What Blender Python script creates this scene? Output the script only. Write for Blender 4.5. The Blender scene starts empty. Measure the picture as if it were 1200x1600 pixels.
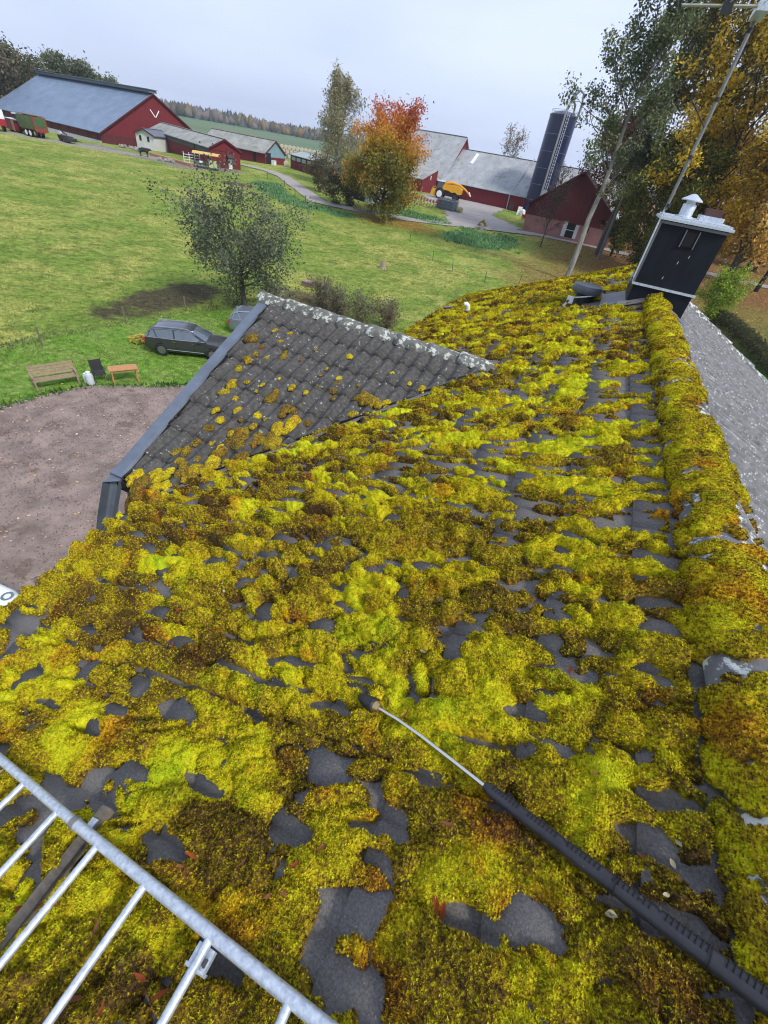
import bpy, math, random
import numpy as np
from mathutils import Vector, Matrix
rng = np.random.default_rng(7); random.seed(7)
S = bpy.context.scene
col = S.collection

# ------------------------------------------------------------------ camera
FPX, PITCH, ROLL, AZ = 672.7, .6973, -.18257, .31003      # focal length in px of a 1200 px wide frame, angles in radians
def _cam_axes():
    fw = np.array([0, math.cos(PITCH), -math.sin(PITCH)]); up = np.array([0, math.sin(PITCH), math.cos(PITCH)]); rt = np.array([1., 0, 0])
    r2 = rt*math.cos(ROLL)-up*math.sin(ROLL); u2 = up*math.cos(ROLL)+rt*math.sin(ROLL)
    B = np.array([[math.cos(AZ), -math.sin(AZ), 0], [math.sin(AZ), math.cos(AZ), 0], [0, 0, 1.]])   # ridge of the house runs along +y
    return B@r2, B@u2, B@fw
RT, UP, FW = _cam_axes()
CAM = np.array([0, 0, 11.])
cd = bpy.data.cameras.new('camera'); cam = bpy.data.objects.new('camera', cd); col.objects.link(cam)
cam.matrix_world = Matrix(((RT[0], UP[0], -FW[0], CAM[0]), (RT[1], UP[1], -FW[1], CAM[1]), (RT[2], UP[2], -FW[2], CAM[2]), (0, 0, 0, 1)))
cd.sensor_fit = 'HORIZONTAL'; cd.sensor_width = 36; cd.lens = 36*FPX/1200; cd.clip_start = .05; cd.clip_end = 12000
S.camera = cam

# ------------------------------------------------------------------ sky and sun
SUN_EL, SUN_AZ = math.radians(46), math.radians(112)       # azimuth measured from +y towards +x
w = bpy.data.worlds.new('World'); S.world = w; w.use_nodes = True
nt = w.node_tree; nt.nodes.clear()
def N(t, ty, **k):
    n = t.nodes.new(ty)
    for a, b in k.items():
        setattr(n, a, b)
    return n
out = N(nt, 'ShaderNodeOutputWorld'); bg = N(nt, 'ShaderNodeBackground'); bg.inputs[1].default_value = .08
sky = N(nt, 'ShaderNodeTexSky', sky_type='NISHITA', sun_disc=False, sun_elevation=SUN_EL, sun_rotation=SUN_AZ, dust_density=3)
tc = N(nt, 'ShaderNodeTexCoord'); mp = N(nt, 'ShaderNodeMapping'); mp.inputs['Scale'].default_value = (1, 1, 4)
ns = N(nt, 'ShaderNodeTexNoise'); ns.inputs['Scale'].default_value = 1.7; ns.inputs['Detail'].default_value = 4; ns.inputs['Roughness'].default_value = .45
cr = N(nt, 'ShaderNodeValToRGB'); cr.color_ramp.elements[0].position = .3; cr.color_ramp.elements[1].position = .72
cr.color_ramp.elements[0].color = (3.3, 3.9, 5.4, 1); cr.color_ramp.elements[1].color = (4.9, 5.5, 7.1, 1)
mx = N(nt, 'ShaderNodeMix', data_type='RGBA'); mx.inputs[0].default_value = .9
L = nt.links.new
L(tc.outputs['Generated'], mp.inputs[0]); L(mp.outputs[0], ns.inputs[0]); L(ns.outputs[0], cr.inputs[0])
L(sky.outputs[0], mx.inputs[6]); L(cr.outputs[0], mx.inputs[7]); L(mx.outputs[2], bg.inputs[0]); L(bg.outputs[0], out.inputs[0])
sl = bpy.data.lights.new('sun', 'SUN'); sl.energy = 1.5; sl.angle = math.radians(10); sl.color = (1, .95, .87)
so = bpy.data.objects.new('sun', sl); col.objects.link(so)
sd = Vector((math.sin(SUN_AZ)*math.cos(SUN_EL), math.cos(SUN_AZ)*math.cos(SUN_EL), math.sin(SUN_EL)))
so.rotation_euler = sd.to_track_quat('Z', 'Y').to_euler()
S.view_settings.view_transform = 'Standard'; S.view_settings.look = 'None'; S.view_settings.exposure = 1.15; S.view_settings.gamma = 1
S.render.engine = 'CYCLES'; S.cycles.filter_width = 1.1

# ------------------------------------------------------------------ helpers
def vnoise(x, y, seed=0):
    r = np.random.default_rng(1000+seed).random((256, 256)).astype(np.float32)
    xi = np.floor(x).astype(int); yi = np.floor(y).astype(int); fx = x-xi; fy = y-yi
    fx = fx*fx*(3-2*fx); fy = fy*fy*(3-2*fy); a = xi & 255; b = yi & 255; a1 = (a+1) & 255; b1 = (b+1) & 255
    return (r[a, b]*(1-fx)+r[a1, b]*fx)*(1-fy)+(r[a, b1]*(1-fx)+r[a1, b1]*fx)*fy
def fbm(x, y, seed=0, o=3):
    s = 0; t = 0; a = 1.
    for i in range(o):
        s = s+a*vnoise(x*2**i+17.3*i, y*2**i+5.1*i, seed+i); t += a; a *= .5
    return s/t
def sm(t):
    t = np.clip(t, 0, 1); return t*t*(3-2*t)
def zg(x, y):
    return 3.0*sm((np.hypot(x, y)-35)/95)-1.7*sm(1.15-np.hypot((x+137)/48, (y-112)/36))
def ray(u, v):
    return RT*(u-600)/FPX-UP*(v-800)/FPX+FW
def ground_at(u, v):          # where a pixel of the 1200x1600 photo meets the ground
    d = ray(u, v); d = d/-d[2]
    for s in np.exp(np.linspace(1, 6.5, 3000)):
        p = d*s
        if 11-s < zg(p[0], p[1]): break
    return np.array([p[0], p[1], 11-s])
def tag(o, label=None, cat=None, group=None, kind=None):
    if label: o['label'] = label
    if cat: o['category'] = cat
    if group: o['group'] = group
    if kind: o['kind'] = kind
    return o
def empty(name, loc=(0, 0, 0), rz=0, **k):
    o = bpy.data.objects.new(name, None); col.objects.link(o); o.empty_display_size = .2
    o.location = loc; o.rotation_euler = (0, 0, rz); return tag(o, **k)
def np_mesh(name, V, F, mat=None, parent=None, attrs=None, smooth=False, mats=None, fmat=None):
    """V (n,3); F (m,k) array or a list of lists; child meshes are given in the same coordinates as their root's location"""
    V = np.asarray(V, np.float32)
    if parent is not None:
        off = np.zeros(3); p = parent
        while p is not None: off = off+np.array(p.location); p = p.parent
        V = V-off.astype(np.float32)
    me = bpy.data.meshes.new(name)
    if isinstance(F, np.ndarray):
        k = F.shape[1]; me.vertices.add(len(V)); me.vertices.foreach_set('co', V.ravel())
        me.loops.add(F.size); me.loops.foreach_set('vertex_index', F.astype(np.int32).ravel())
        me.polygons.add(len(F)); me.polygons.foreach_set('loop_start', (np.arange(len(F))*k).astype(np.int32))
        me.polygons.foreach_set('loop_total', np.full(len(F), k, np.int32))
    else:
        me.from_pydata(V.tolist(), [], F)
    if mats:
        for m in mats: me.materials.append(m)
        if fmat is not None: me.polygons.foreach_set('material_index', np.asarray(fmat, np.int32))
    elif mat: me.materials.append(mat)
    if smooth: me.polygons.foreach_set('use_smooth', np.ones(len(me.polygons), bool))
    me.update(calc_edges=True)
    for a, (ty, dat) in (attrs or {}).items():
        at = me.attributes.new(a, ty, 'POINT')
        at.data.foreach_set('color' if ty == 'FLOAT_COLOR' else 'value', np.asarray(dat, np.float32).ravel())
    o = bpy.data.objects.new(name, me); col.objects.link(o)
    if parent is not None: o.parent = parent
    return o
def rotm(ax, a):
    return np.array(Matrix.Rotation(a, 3, ax))
class MB:
    def __init__(s): s.V = []; s.F = []
    def add(s, V, F):
        n = len(s.V); s.V += [tuple(map(float, v)) for v in V]; s.F += [[i+n for i in f] for f in F]; return s
    def box(s, c, d, R=None, taper=1.):
        c = np.array(c, float); h = np.array(d, float)/2; P = []
        for z in (-1, 1):
            t = taper if z > 0 else 1
            for x, y in ((-1, -1), (1, -1), (1, 1), (-1, 1)): P.append([x*h[0]*t, y*h[1]*t, z*h[2]])
        P = np.array(P)
        if R is not None: P = P@np.array(R).T
        return s.add(P+c, [(0, 3, 2, 1), (4, 5, 6, 7), (0, 1, 5, 4), (1, 2, 6, 5), (2, 3, 7, 6), (3, 0, 4, 7)])
    def tube(s, P, r, n=8, cap=True):
        P = [np.array(p, float) for p in P]; m = len(P); rr = r if hasattr(r, '__len__') else [r]*m
        V = []; prev = None
        for i, p in enumerate(P):
            t = P[min(i+1, m-1)]-P[max(i-1, 0)]; t = t/(np.linalg.norm(t)+1e-9)
            if prev is None: a = np.cross(t, [0, 0, 1.] if abs(t[2]) < .9 else [1., 0, 0])
            else: a = prev-t*(prev@t)
            a = a/(np.linalg.norm(a)+1e-9); prev = a; b = np.cross(t, a)
            for k in range(n):
                q = 2*math.pi*k/n; V.append(p+rr[i]*(a*math.cos(q)+b*math.sin(q)))
        F = [(i*n+k, i*n+(k+1) % n, (i+1)*n+(k+1) % n, (i+1)*n+k) for i in range(m-1) for k in range(n)]
        if cap: F += [tuple(range(n))[::-1], tuple((m-1)*n+k for k in range(n))]
        return s.add(V, F)
    def lathe(s, prof, c=(0, 0, 0), n=20, R=None):      # prof: (radius, z)
        V = []
        for r, z in prof:
            for k in range(n):
                q = 2*math.pi*k/n; V.append([max(r, 1e-4)*math.cos(q), max(r, 1e-4)*math.sin(q), z])
        V = np.array(V)
        if R is not None: V = V@np.array(R).T
        m = len(prof)
        F = [(i*n+k, i*n+(k+1) % n, (i+1)*n+(k+1) % n, (i+1)*n+k) for i in range(m-1) for k in range(n)]
        F += [tuple(range(n))[::-1], tuple((m-1)*n+k for k in range(n))]
        return s.add(V+np.array(c), F)
    def slab(s, P, th):                                # polygon P extruded by vector th
        P = np.array(P, float); n = len(P); th = np.array(th, float)
        return s.add(np.vstack([P, P+th]), [tuple(range(n))[::-1], tuple(range(n, 2*n))]+[(i, (i+1) % n, n+(i+1) % n, n+i) for i in range(n)])
    def build(s, name, mat, parent=None, smooth=False):
        o = np_mesh(name, s.V, s.F, mat, parent)
        if smooth:
            for p in o.data.polygons: p.use_smooth = len(p.vertices) <= 4
            try: o.data.set_sharp_from_angle(angle=math.radians(40))
            except Exception: pass
        return o
def copy_tree(o, parent=None):
    c = o.copy(); col.objects.link(c); c.parent = parent
    for ch in [x for x in list(o.children)]: copy_tree(ch, c)
    return c

# ------------------------------------------------------------------ materials
MT = {}
def mat(name, base=(.5, .5, .5), rough=.7, metal=0, var=.25, scale=3, bump=.2, bscale=40, col2=None, attr=None, coat=0, stretch=None, detail=6, spec=.4, c3=None, c3t=.62, c3s=30, transl=0):
    if name in MT: return MT[name]
    m = bpy.data.materials.new(name); m.use_nodes = True; t = m.node_tree; t.nodes.clear()
    o = N(t, 'ShaderNodeOutputMaterial'); p = N(t, 'ShaderNodeBsdfPrincipled'); L = t.links.new; L(p.outputs[0], o.inputs[0])
    p.inputs['Roughness'].default_value = rough; p.inputs['Metallic'].default_value = metal; p.inputs['Coat Weight'].default_value = coat
    p.inputs['Specular IOR Level'].default_value = spec
    g = N(t, 'ShaderNodeNewGeometry'); mp = N(t, 'ShaderNodeMapping'); L(g.outputs['Position'], mp.inputs[0])
    if stretch: mp.inputs['Scale'].default_value = stretch
    n1 = N(t, 'ShaderNodeTexNoise'); n1.inputs['Scale'].default_value = scale; n1.inputs['Detail'].default_value = detail; n1.inputs['Roughness'].default_value = .62; L(mp.outputs[0], n1.inputs[0])
    r = N(t, 'ShaderNodeMapRange'); r.inputs[1].default_value = .32; r.inputs[2].default_value = .68; L(n1.outputs[0], r.inputs[0])
    mx = N(t, 'ShaderNodeMix', data_type='RGBA'); L(r.outputs[0], mx.inputs[0])
    c2 = col2 or tuple(c*(1-var) for c in base)
    if attr:
        a = N(t, 'ShaderNodeAttribute', attribute_name=attr)
        hv = N(t, 'ShaderNodeMix', data_type='RGBA', blend_type='MULTIPLY'); hv.inputs[0].default_value = 1
        mx.inputs[6].default_value = (1-var, 1-var, 1-var, 1); mx.inputs[7].default_value = (1+var, 1+var, 1+var, 1)
        L(a.outputs['Color'], hv.inputs[6]); L(mx.outputs[2], hv.inputs[7]); final = hv.outputs[2]
    else:
        mx.inputs[6].default_value = (*c2, 1); mx.inputs[7].default_value = (*base, 1); final = mx.outputs[2]
    if c3:
        n3 = N(t, 'ShaderNodeTexNoise'); n3.inputs['Scale'].default_value = c3s; n3.inputs['Detail'].default_value = 5; n3.inputs['Roughness'].default_value = .7; L(mp.outputs[0], n3.inputs[0])
        r3 = N(t, 'ShaderNodeMapRange'); r3.inputs[1].default_value = c3t; r3.inputs[2].default_value = c3t+.05; L(n3.outputs[0], r3.inputs[0])
        m3 = N(t, 'ShaderNodeMix', data_type='RGBA'); L(r3.outputs[0], m3.inputs[0]); L(final, m3.inputs[6]); m3.inputs[7].default_value = (*c3, 1); final = m3.outputs[2]
    L(final, p.inputs['Base Color'])
    if transl:
        tl = N(t, 'ShaderNodeBsdfTranslucent'); L(final, tl.inputs[0]); ms = N(t, 'ShaderNodeMixShader'); ms.inputs[0].default_value = transl; L(p.outputs[0], ms.inputs[1]); L(tl.outputs[0], ms.inputs[2]); L(ms.outputs[0], o.inputs[0])
    if bump:
        n2 = N(t, 'ShaderNodeTexNoise'); n2.inputs['Scale'].default_value = bscale; n2.inputs['Detail'].default_value = 5; L(mp.outputs[0], n2.inputs[0])
        b = N(t, 'ShaderNodeBump'); b.inputs['Strength'].default_value = bump; b.inputs['Distance'].default_value = .3/bscale*3; L(n2.outputs[0], b.inputs['Height']); L(b.outputs[0], p.inputs['Normal'])
    MT[name] = m; return m
M_tile = mat('concrete_tile', (.205, .192, .18), .9, var=.5, scale=150, bump=1., bscale=320, spec=.25, c3=(.26, .26, .25), c3t=.6, c3s=130)
M_tile_gable = mat('lichened_tile', (.10, .096, .09), .88, var=.6, scale=22, bump=.6, bscale=180, c3=(.42, .43, .4), c3t=.62, c3s=20)
M_tile_right = mat('grey_lichened_tile', (.22, .22, .225), .85, var=.55, scale=9, bump=.4, bscale=120, c3=(.5, .51, .5), c3t=.585, c3s=30)
M_ridge = mat('ridge_concrete', (.2, .2, .2), .85, var=.5, scale=7, bump=.4, bscale=150, c3=(.62, .65, .6), c3t=.52, c3s=14)
M_gridge = mat('gable_ridge_concrete', (.17, .17, .15), .85, var=.5, scale=7, bump=.4, bscale=150, c3=(.52, .56, .5), c3t=.525, c3s=13)
M_zinc = mat('zinc_sheet', (.2, .235, .29), .45, metal=.55, var=.3, scale=4, bump=.05, bscale=20, c3=(.5, .52, .52), c3t=.72, c3s=20)
M_lead = mat('lead_sheet', (.2, .2, .215), .6, metal=.3, var=.25, scale=4, bump=.1)
M_galv = mat('galvanised_steel', (.74, .79, .84), .45, metal=.55, var=.35, scale=60, bump=.1, bscale=120, col2=(.42, .48, .56))
M_black = mat('black_plastic', (.036, .036, .042), .36, var=.4, scale=20, bump=.08, bscale=150, c3=(.1, .1, .1), c3t=.66, c3s=60)
M_blackcap = mat('black_painted_metal', (.12, .13, .155), .35, var=.3, scale=5, bump=.03, c3=(.35, .37, .4), c3t=.72, c3s=14)
M_clad = mat('dark_cladding', (.009, .012, .020), .55, var=.4, spec=.25, scale=3, bump=.03, bscale=8, c3=(.5, .5, .5), c3t=.82, c3s=16, stretch=(4, 4, 1))
M_steel = mat('stainless_tube', (.75, .73, .7), .22, metal=1, var=.1, bump=.02)
M_brass = mat('brass', (.62, .46, .22), .35, metal=.9, var=.2, bump=.02)
M_white = mat('white_paint', (.78, .8, .8), .5, var=.1, bump=.02)
M_wood = mat('weathered_wood', (.2, .17, .13), .8, var=.45, scale=6, bump=.4, bscale=60, stretch=(1, 12, 12))
M_benchwood = mat('bench_wood', (.33, .25, .16), .8, var=.35, scale=8, bump=.3)
M_tablewood = mat('orange_wood', (.52, .25, .1), .6, var=.25, scale=8, bump=.1)
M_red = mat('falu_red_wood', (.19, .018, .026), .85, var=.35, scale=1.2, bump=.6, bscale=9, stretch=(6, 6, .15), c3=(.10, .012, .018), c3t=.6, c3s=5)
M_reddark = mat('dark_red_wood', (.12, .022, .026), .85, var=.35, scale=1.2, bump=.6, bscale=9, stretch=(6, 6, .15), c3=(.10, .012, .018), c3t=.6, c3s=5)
M_pink = mat('faded_pink_render', (.3, .15, .14), .9, var=.3, scale=1, bump=.2)
M_greywood = mat('grey_boards', (.1, .1, .09), .9, var=.4, scale=1, stretch=(6, 6, .4))
M_whitewall = mat('whitewashed_wall', (.62, .63, .62), .9, var=.2, scale=.8, bump=.1)
M_roofblue = mat('bluegrey_metal_roof', (.2, .27, .38), .45, metal=.2, var=.25, scale=.35, bump=.3, bscale=3)
M_rooffib = mat('fibre_cement_roof', (.36, .37, .345), .9, var=.4, scale=.5, bump=.4, bscale=5, c3=(.2, .2, .17), c3t=.6, c3s=.9)
M_roofgrey = mat('grey_roof', (.40, .42, .44), .85, var=.3, scale=.4, bump=.4, bscale=4, c3=(.27, .28, .25), c3t=.56, c3s=.7)
M_blueply = mat('blue_grey_panel', (.2, .33, .38), .8, var=.2, scale=1)
M_dark = mat('dark_interior', (.012, .012, .014), .9, var=.2, bump=0)
M_glass = mat('dark_glass', (.04, .055, .07), .08, var=.1, bump=0, spec=.8, coat=.5)
M_cglass = mat('car_glass', (.09, .12, .15), .08, var=.2, bump=0, spec=.9, coat=.8)
M_silo = mat('navy_enamel', (.008, .016, .062), .35, var=.3, scale=.6, bump=.1, bscale=1.5, coat=.3)
M_car = mat('grey_brown_car_paint', (.075, .075, .085), .3, metal=.6, var=.1, bump=0, coat=.8)
M_car2 = mat('silver_car_paint', (.3, .34, .4), .3, metal=.6, var=.1, bump=0, coat=.8)
M_whitecar = mat('white_car_paint', (.78, .84, .85), .3, var=.05, bump=0, coat=.6)
M_chrome = mat('chrome_trim', (.6, .62, .64), .2, metal=1, var=.1, bump=0)
M_tyre = mat('tyre_rubber', (.02, .02, .022), .85, var=.2)
M_rim = mat('alloy_rim', (.3, .3, .32), .35, metal=.8, var=.2, bump=0)
M_taillight = mat('red_lens', (.4, .02, .02), .2, var=.1, bump=0)
M_bark = mat('bark', (.1, .09, .075), .9, var=.5, scale=6, bump=.6, bscale=18, stretch=(1, 1, .3))
M_barkpale = mat('pale_dead_bark', (.32, .31, .28), .9, var=.6, scale=2.5, bump=.6, bscale=14, stretch=(2, 2, .3))
M_leaf = mat('leaf', attr='tint', transl=.4, rough=.7, var=.25, scale=1.5, bump=0, spec=.15)
M_grass = mat('grass_blade', attr='tint', transl=.3, rough=.8, var=.2, scale=.6, bump=0, spec=.1)
M_yellow = mat('yellow_machine_paint', (.72, .36, .015), .4, var=.12, scale=1, coat=.3)
M_green = mat('green_machine_paint', (.06, .14, .05), .45, var=.2, scale=1)
M_orange = mat('rust_orange_paint', (.2, .07, .04), .6, var=.2)
M_redm = mat('red_machine_paint', (.35, .02, .03), .45, var=.2)
M_iron = mat('dark_iron', (.06, .058, .06), .7, metal=.3, var=.4)
M_wirecage = mat('grey_wire', (.2, .24, .27), .5, metal=.5)
M_bale = mat('straw_bale', (.55, .5, .38), .9, var=.25, scale=6, bump=.4, bscale=20)
M_stone = mat('stone', (.32, .3, .28), .9, var=.4, scale=2)
M_stump = mat('stump_wood', (.4, .3, .24), .9, var=.5, scale=8)

def moss_material():
    m = bpy.data.materials.new('moss'); m.use_nodes = True; t = m.node_tree; t.nodes.clear(); L = t.links.new
    o = N(t, 'ShaderNodeOutputMaterial'); p = N(t, 'ShaderNodeBsdfPrincipled'); L(p.outputs[0], o.inputs[0])
    p.inputs['Roughness'].default_value = .85; p.inputs['Specular IOR Level'].default_value = .12
    g = N(t, 'ShaderNodeNewGeometry'); a = N(t, 'ShaderNodeAttribute', attribute_name='tone')
    n1 = N(t, 'ShaderNodeTexNoise'); n1.inputs['Scale'].default_value = 13; n1.inputs['Detail'].default_value = 4; n1.inputs['Roughness'].default_value = .6; L(g.outputs['Position'], n1.inputs[0])
    n2 = N(t, 'ShaderNodeTexNoise'); n2.inputs['Scale'].default_value = 75; n2.inputs['Detail'].default_value = 3; L(g.outputs['Position'], n2.inputs[0])
    def mth(op, x, y):
        q = N(t, 'ShaderNodeMath', operation=op)
        for i, v in enumerate((x, y)):
            if isinstance(v, (int, float)): q.inputs[i].default_value = v
            else: L(v, q.inputs[i])
        return q.outputs[0]
    s1 = mth('MULTIPLY', mth('SUBTRACT', n1.outputs[0], .5), .55); s2 = mth('MULTIPLY', mth('SUBTRACT', n2.outputs[0], .5), 1.25)
    tone = mth('ADD', mth('ADD', a.outputs['Fac'], s1), s2)
    cr = N(t, 'ShaderNodeValToRGB'); e = cr.color_ramp.elements
    e[0].position = .0; e[0].color = (.062, .036, .014, 1); e[1].position = 1; e[1].color = (.58, .60, .02, 1)
    for ps, c in ((.2, (.13, .085, .016, 1)), (.4, (.24, .168, .014, 1)), (.58, (.40, .30, .010, 1)), (.78, (.55, .48, .010, 1))):
        q = e.new(ps); q.color = c
    L(tone, cr.inputs[0])
    # patches of fresher green and of rusty orange
    n3 = N(t, 'ShaderNodeTexNoise'); n3.inputs['Scale'].default_value = 4.3; n3.inputs['Detail'].default_value = 3; L(g.outputs['Position'], n3.inputs[0])
    r3 = N(t, 'ShaderNodeMapRange'); r3.inputs[1].default_value = .58; r3.inputs[2].default_value = .74; r3.inputs[4].default_value = .8; L(n3.outputs[0], r3.inputs[0])
    m3 = N(t, 'ShaderNodeMix', data_type='RGBA', blend_type='MULTIPLY'); L(r3.outputs[0], m3.inputs[0]); L(cr.outputs[0], m3.inputs[6]); m3.inputs[7].default_value = (.62, .88, .8, 1)
    r4 = N(t, 'ShaderNodeMapRange'); r4.inputs[1].default_value = .42; r4.inputs[2].default_value = .3; r4.inputs[4].default_value = .75; L(n3.outputs[0], r4.inputs[0])
    m4 = N(t, 'ShaderNodeMix', data_type='RGBA', blend_type='MULTIPLY'); L(r4.outputs[0], m4.inputs[0]); L(m3.outputs[2], m4.inputs[6]); m4.inputs[7].default_value = (1.12, .66, .9, 1)
    L(m4.outputs[2], p.inputs['Base Color'])
    b = N(t, 'ShaderNodeBump'); b.inputs['Strength'].default_value = .7; b.inputs['Distance'].default_value = .006
    n5 = N(t, 'ShaderNodeTexNoise'); n5.inputs['Scale'].default_value = 160; n5.inputs['Detail'].default_value = 2; L(g.outputs['Position'], n5.inputs[0]); L(n5.outputs[0], b.inputs['Height']); L(b.outputs[0], p.inputs['Normal'])
    return m
M_moss = moss_material()

# ------------------------------------------------------------------ ground
def inpoly(x, y, P):
    x = np.asarray(x); y = np.asarray(y); c = np.zeros(x.shape, bool); n = len(P)
    for i in range(n):
        x1, y1 = P[i]; x2, y2 = P[(i+1) % n]
        k = ((y1 > y) != (y2 > y)) & (x < (x2-x1)*(y-y1)/((y2-y1)+1e-12)+x1); c ^= k
    return c
def polydist(x, y, P, closed=False):
    d = np.full(np.shape(x), 1e9); n = len(P)
    for i in range(n if closed else n-1):
        a = np.array(P[i], float); b = np.array(P[(i+1) % n], float); ab = b-a
        t = np.clip(((x-a[0])*ab[0]+(y-a[1])*ab[1])/(ab@ab), 0, 1); d = np.minimum(d, np.hypot(x-a[0]-t*ab[0], y-a[1]-t*ab[1]))
    return d
FENCE = [(-27.6, 5), (-27.0, 12), (-27.0, 15.5), (-26.3, 19.5), (-25.2, 24.3), (-24.2, 30), (-22.5, 34)]
YARD = [(-30, -30), (-23, 0), (-21.6, 8), (-21.1, 9.6), (-20.9, 11.2), (-20.4, 12.7), (-18.8, 14.3), (-17, 16.0), (-14, 16.8), (-11, 16.6), (-8, 15), (-4, 14), (6, 14), (6, -30)]
ROAD = [(-81, 103), (-74, 102), (-67, 97.5), (-57, 88), (-47.5, 79.3), (-40, 80.6), (-32, 84), (-21, 93), (-13, 99), (-5, 100.2), (3, 99.5), (20, 97), (60, 92)]
FYARD = [(-29, 86), (-28, 92), (-32.5, 104), (-40, 114), (-46, 126), (-46, 138), (-26, 136), (-25, 124), (-24, 112), (-15, 102), (-16, 96)]
BROAD = [(-150, 60), (-112, 66), (-99, 73), (-93, 76), (-88, 80), (-80, 84)]
LAWN = [(-27.8, -30), (-27.0, 12), (-27.0, 15.5), (-26.3, 19.5), (-25.2, 24.3), (-24.0, 29), (-20, 30.5), (-12, 30), (0, 34), (0, -30)]
def ground_color(x, y):
    f = fbm(x*.35, y*.35, 11, 4); f2 = fbm(x*.06, y*.06, 21, 3); f3 = fbm(x*1.3, y*1.3, 31, 2)
    A = np.array([.175, .245, .045]); B = np.array([.36, .355, .10]); C = np.array([.10, .165, .03])
    k = np.clip((f-.35)*2.2, 0, 1)[..., None]; c = A*(1-k)+B*k
    k = np.clip((f3-.54)*4, 0, .7)[..., None]; c = c*(1-k)+C*k
    far = sm((np.hypot(x, y)-170)/40)[..., None]
    band = (np.sin(x*.011+y*.006+f2*5) > .55)[..., None]*.5
    c = c*(1-far)+(np.array([.09, .175, .10])*(1-band)+np.array([.2, .2, .12])*band)*far
    def blend(c, w_, cc): w_ = np.clip(w_, 0, 1)[..., None]; return c*(1-w_)+np.array(cc)*w_
    r = np.hypot(x, y)
    # mown lawn by the house
    d = polydist(x, y, LAWN, True)*np.where(inpoly(x, y, LAWN), 1, -1); l = sm((d+.5+(f3-.5)*1.2)/1.0)
    c = blend(c, l, (.135, .25, .036)); c = blend(c, l*sm((f3-.42)/.2)*.7, (.21, .28, .07)); c = blend(c, l*sm((.42-f)/.15)*.5, (.10, .19, .035))
    # trampled mud
    q = ((x+28.2)/2.6)**2+((y-25.6)/6.8)**2+(f-.5)*1.5+(f3-.5)*1.0; c = blend(c, sm((.85-q)/.5)*.9, (.065, .05, .038))
    q = ((x+21.5)/4)**2+((y-34)/3.2)**2+(f-.5)*2; c = blend(c, sm((1-q)/.5)*.8, (.13, .09, .06))
    q = ((x+62)/3.)**2+((y-76)/2.4)**2+(f-.5)*2; c = blend(c, sm((1-q)/.5), (.11, .08, .06))
    # leaf strewn grass to the right and under the maple
    wl = sm((x+14+(f-.5)*14)/10)*sm((y-52)/12); c = blend(c, wl*.75, (.2, .15, .05)); wl2 = sm((x+6+(f-.5)*14)/8)*sm((y-74)/10); c = blend(c, wl2*.8, (.24, .12, .06))
    q = np.hypot((x+33)/7.5, (y-79)/5)+(f-.5)*.8; c = blend(c, sm((1.1-q)/.5)*.7, (.36, .24, .06))
    wr = sm((x-9)/3)*sm((78-y)/18); c = blend(c, wr, (.13, .17, .045)); q = np.hypot((x-19)/4.5, (y-50)/7)+(f-.5)*.5; c = blend(c, sm((1-q)/.4), (.1, .27, .04))
    # nettles
    q = np.hypot((x+18.6)/6.2, (y-82)/7.2)+(f-.5)*.5; c = blend(c, sm((1-q)/.3)*.85, (.11, .235, .085))
    d = polydist(x, y, [(-62, 84), (-52, 75), (-44, 73.5), (-39, 75)]); c = blend(c, sm((3.1+(f-.5)*5-d)/1.4)*.85, (.085, .20, .08))
    d = polydist(x, y, [(-30, 88), (-38, 90)]); c = blend(c, sm((4+(f-.5)*5-d)/1.4)*.85, (.085, .2, .065))
    # gravel verge near red barn
    d = polydist(x, y, [(-99, 79), (-86, 79), (-77, 80), (-74, 88)]); c = blend(c, sm((3.4+(f-.5)*4-d)/1)*.8, (.22, .2, .18))
    d = polydist(x, y, BROAD); c = blend(c, sm((3+(f-.5)*2-d)/.8)*.85, (.3, .27, .24))
    # wheel tracks
    for off in (0, 1.7):
        d = polydist(x, y, [(-35+off, 78), (-24+off, 68), (-15+off, 60), (-9+off, 57.5)]); c = blend(c, sm((.45-d)/.3)*.5, (.13, .3, .04))
    return c
def axis(lo, hi, seg):
    """seg: list of (start, end, step) dense zones; grows outside"""
    xs = [seg[0][0]]
    for a, b, s in seg: xs += list(np.arange(a+s, b+s*.5, s))
    s = seg[-1][2]
    while xs[-1] < hi: s *= 1.25; xs.append(xs[-1]+s)
    s = seg[0][2]; ls = []
    x = xs[0]
    while x > lo: s *= 1.25; x -= s; ls.append(x)
    return np.array(ls[::-1]+xs)
gx = axis(-1750, 1750, [(-130, -45, 1.), (-45, 30, .5), (30, 70, 2)]); gy = axis(-1750, 1750, [(-12, 90, .5), (90, 170, 1.)])
X, Y = np.meshgrid(gx, gy, indexing='ij'); nx, ny = X.shape
Z = zg(X, Y)+(fbm(X*.5, Y*.5, 3, 3)-.5)*.10*(np.hypot(X, Y) < 400)
I = np.arange(nx*ny).reshape(nx, ny); F = np.stack([I[:-1, :-1], I[1:, :-1], I[1:, 1:], I[:-1, 1:]], -1).reshape(-1, 4)
cc = ground_color(X, Y); cc = np.concatenate([cc, np.ones((*X.shape, 1))], -1)
M_ground = mat('ground_cover', attr='tint', rough=.95, var=.45, scale=2.4, bump=1., bscale=6, spec=.05)
tag(np_mesh('ground', np.stack([X, Y, Z], -1).reshape(-1, 3), F, M_ground, attrs={'tint': ('FLOAT_COLOR', cc.reshape(-1, 4))}, smooth=True), kind='structure')
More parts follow.
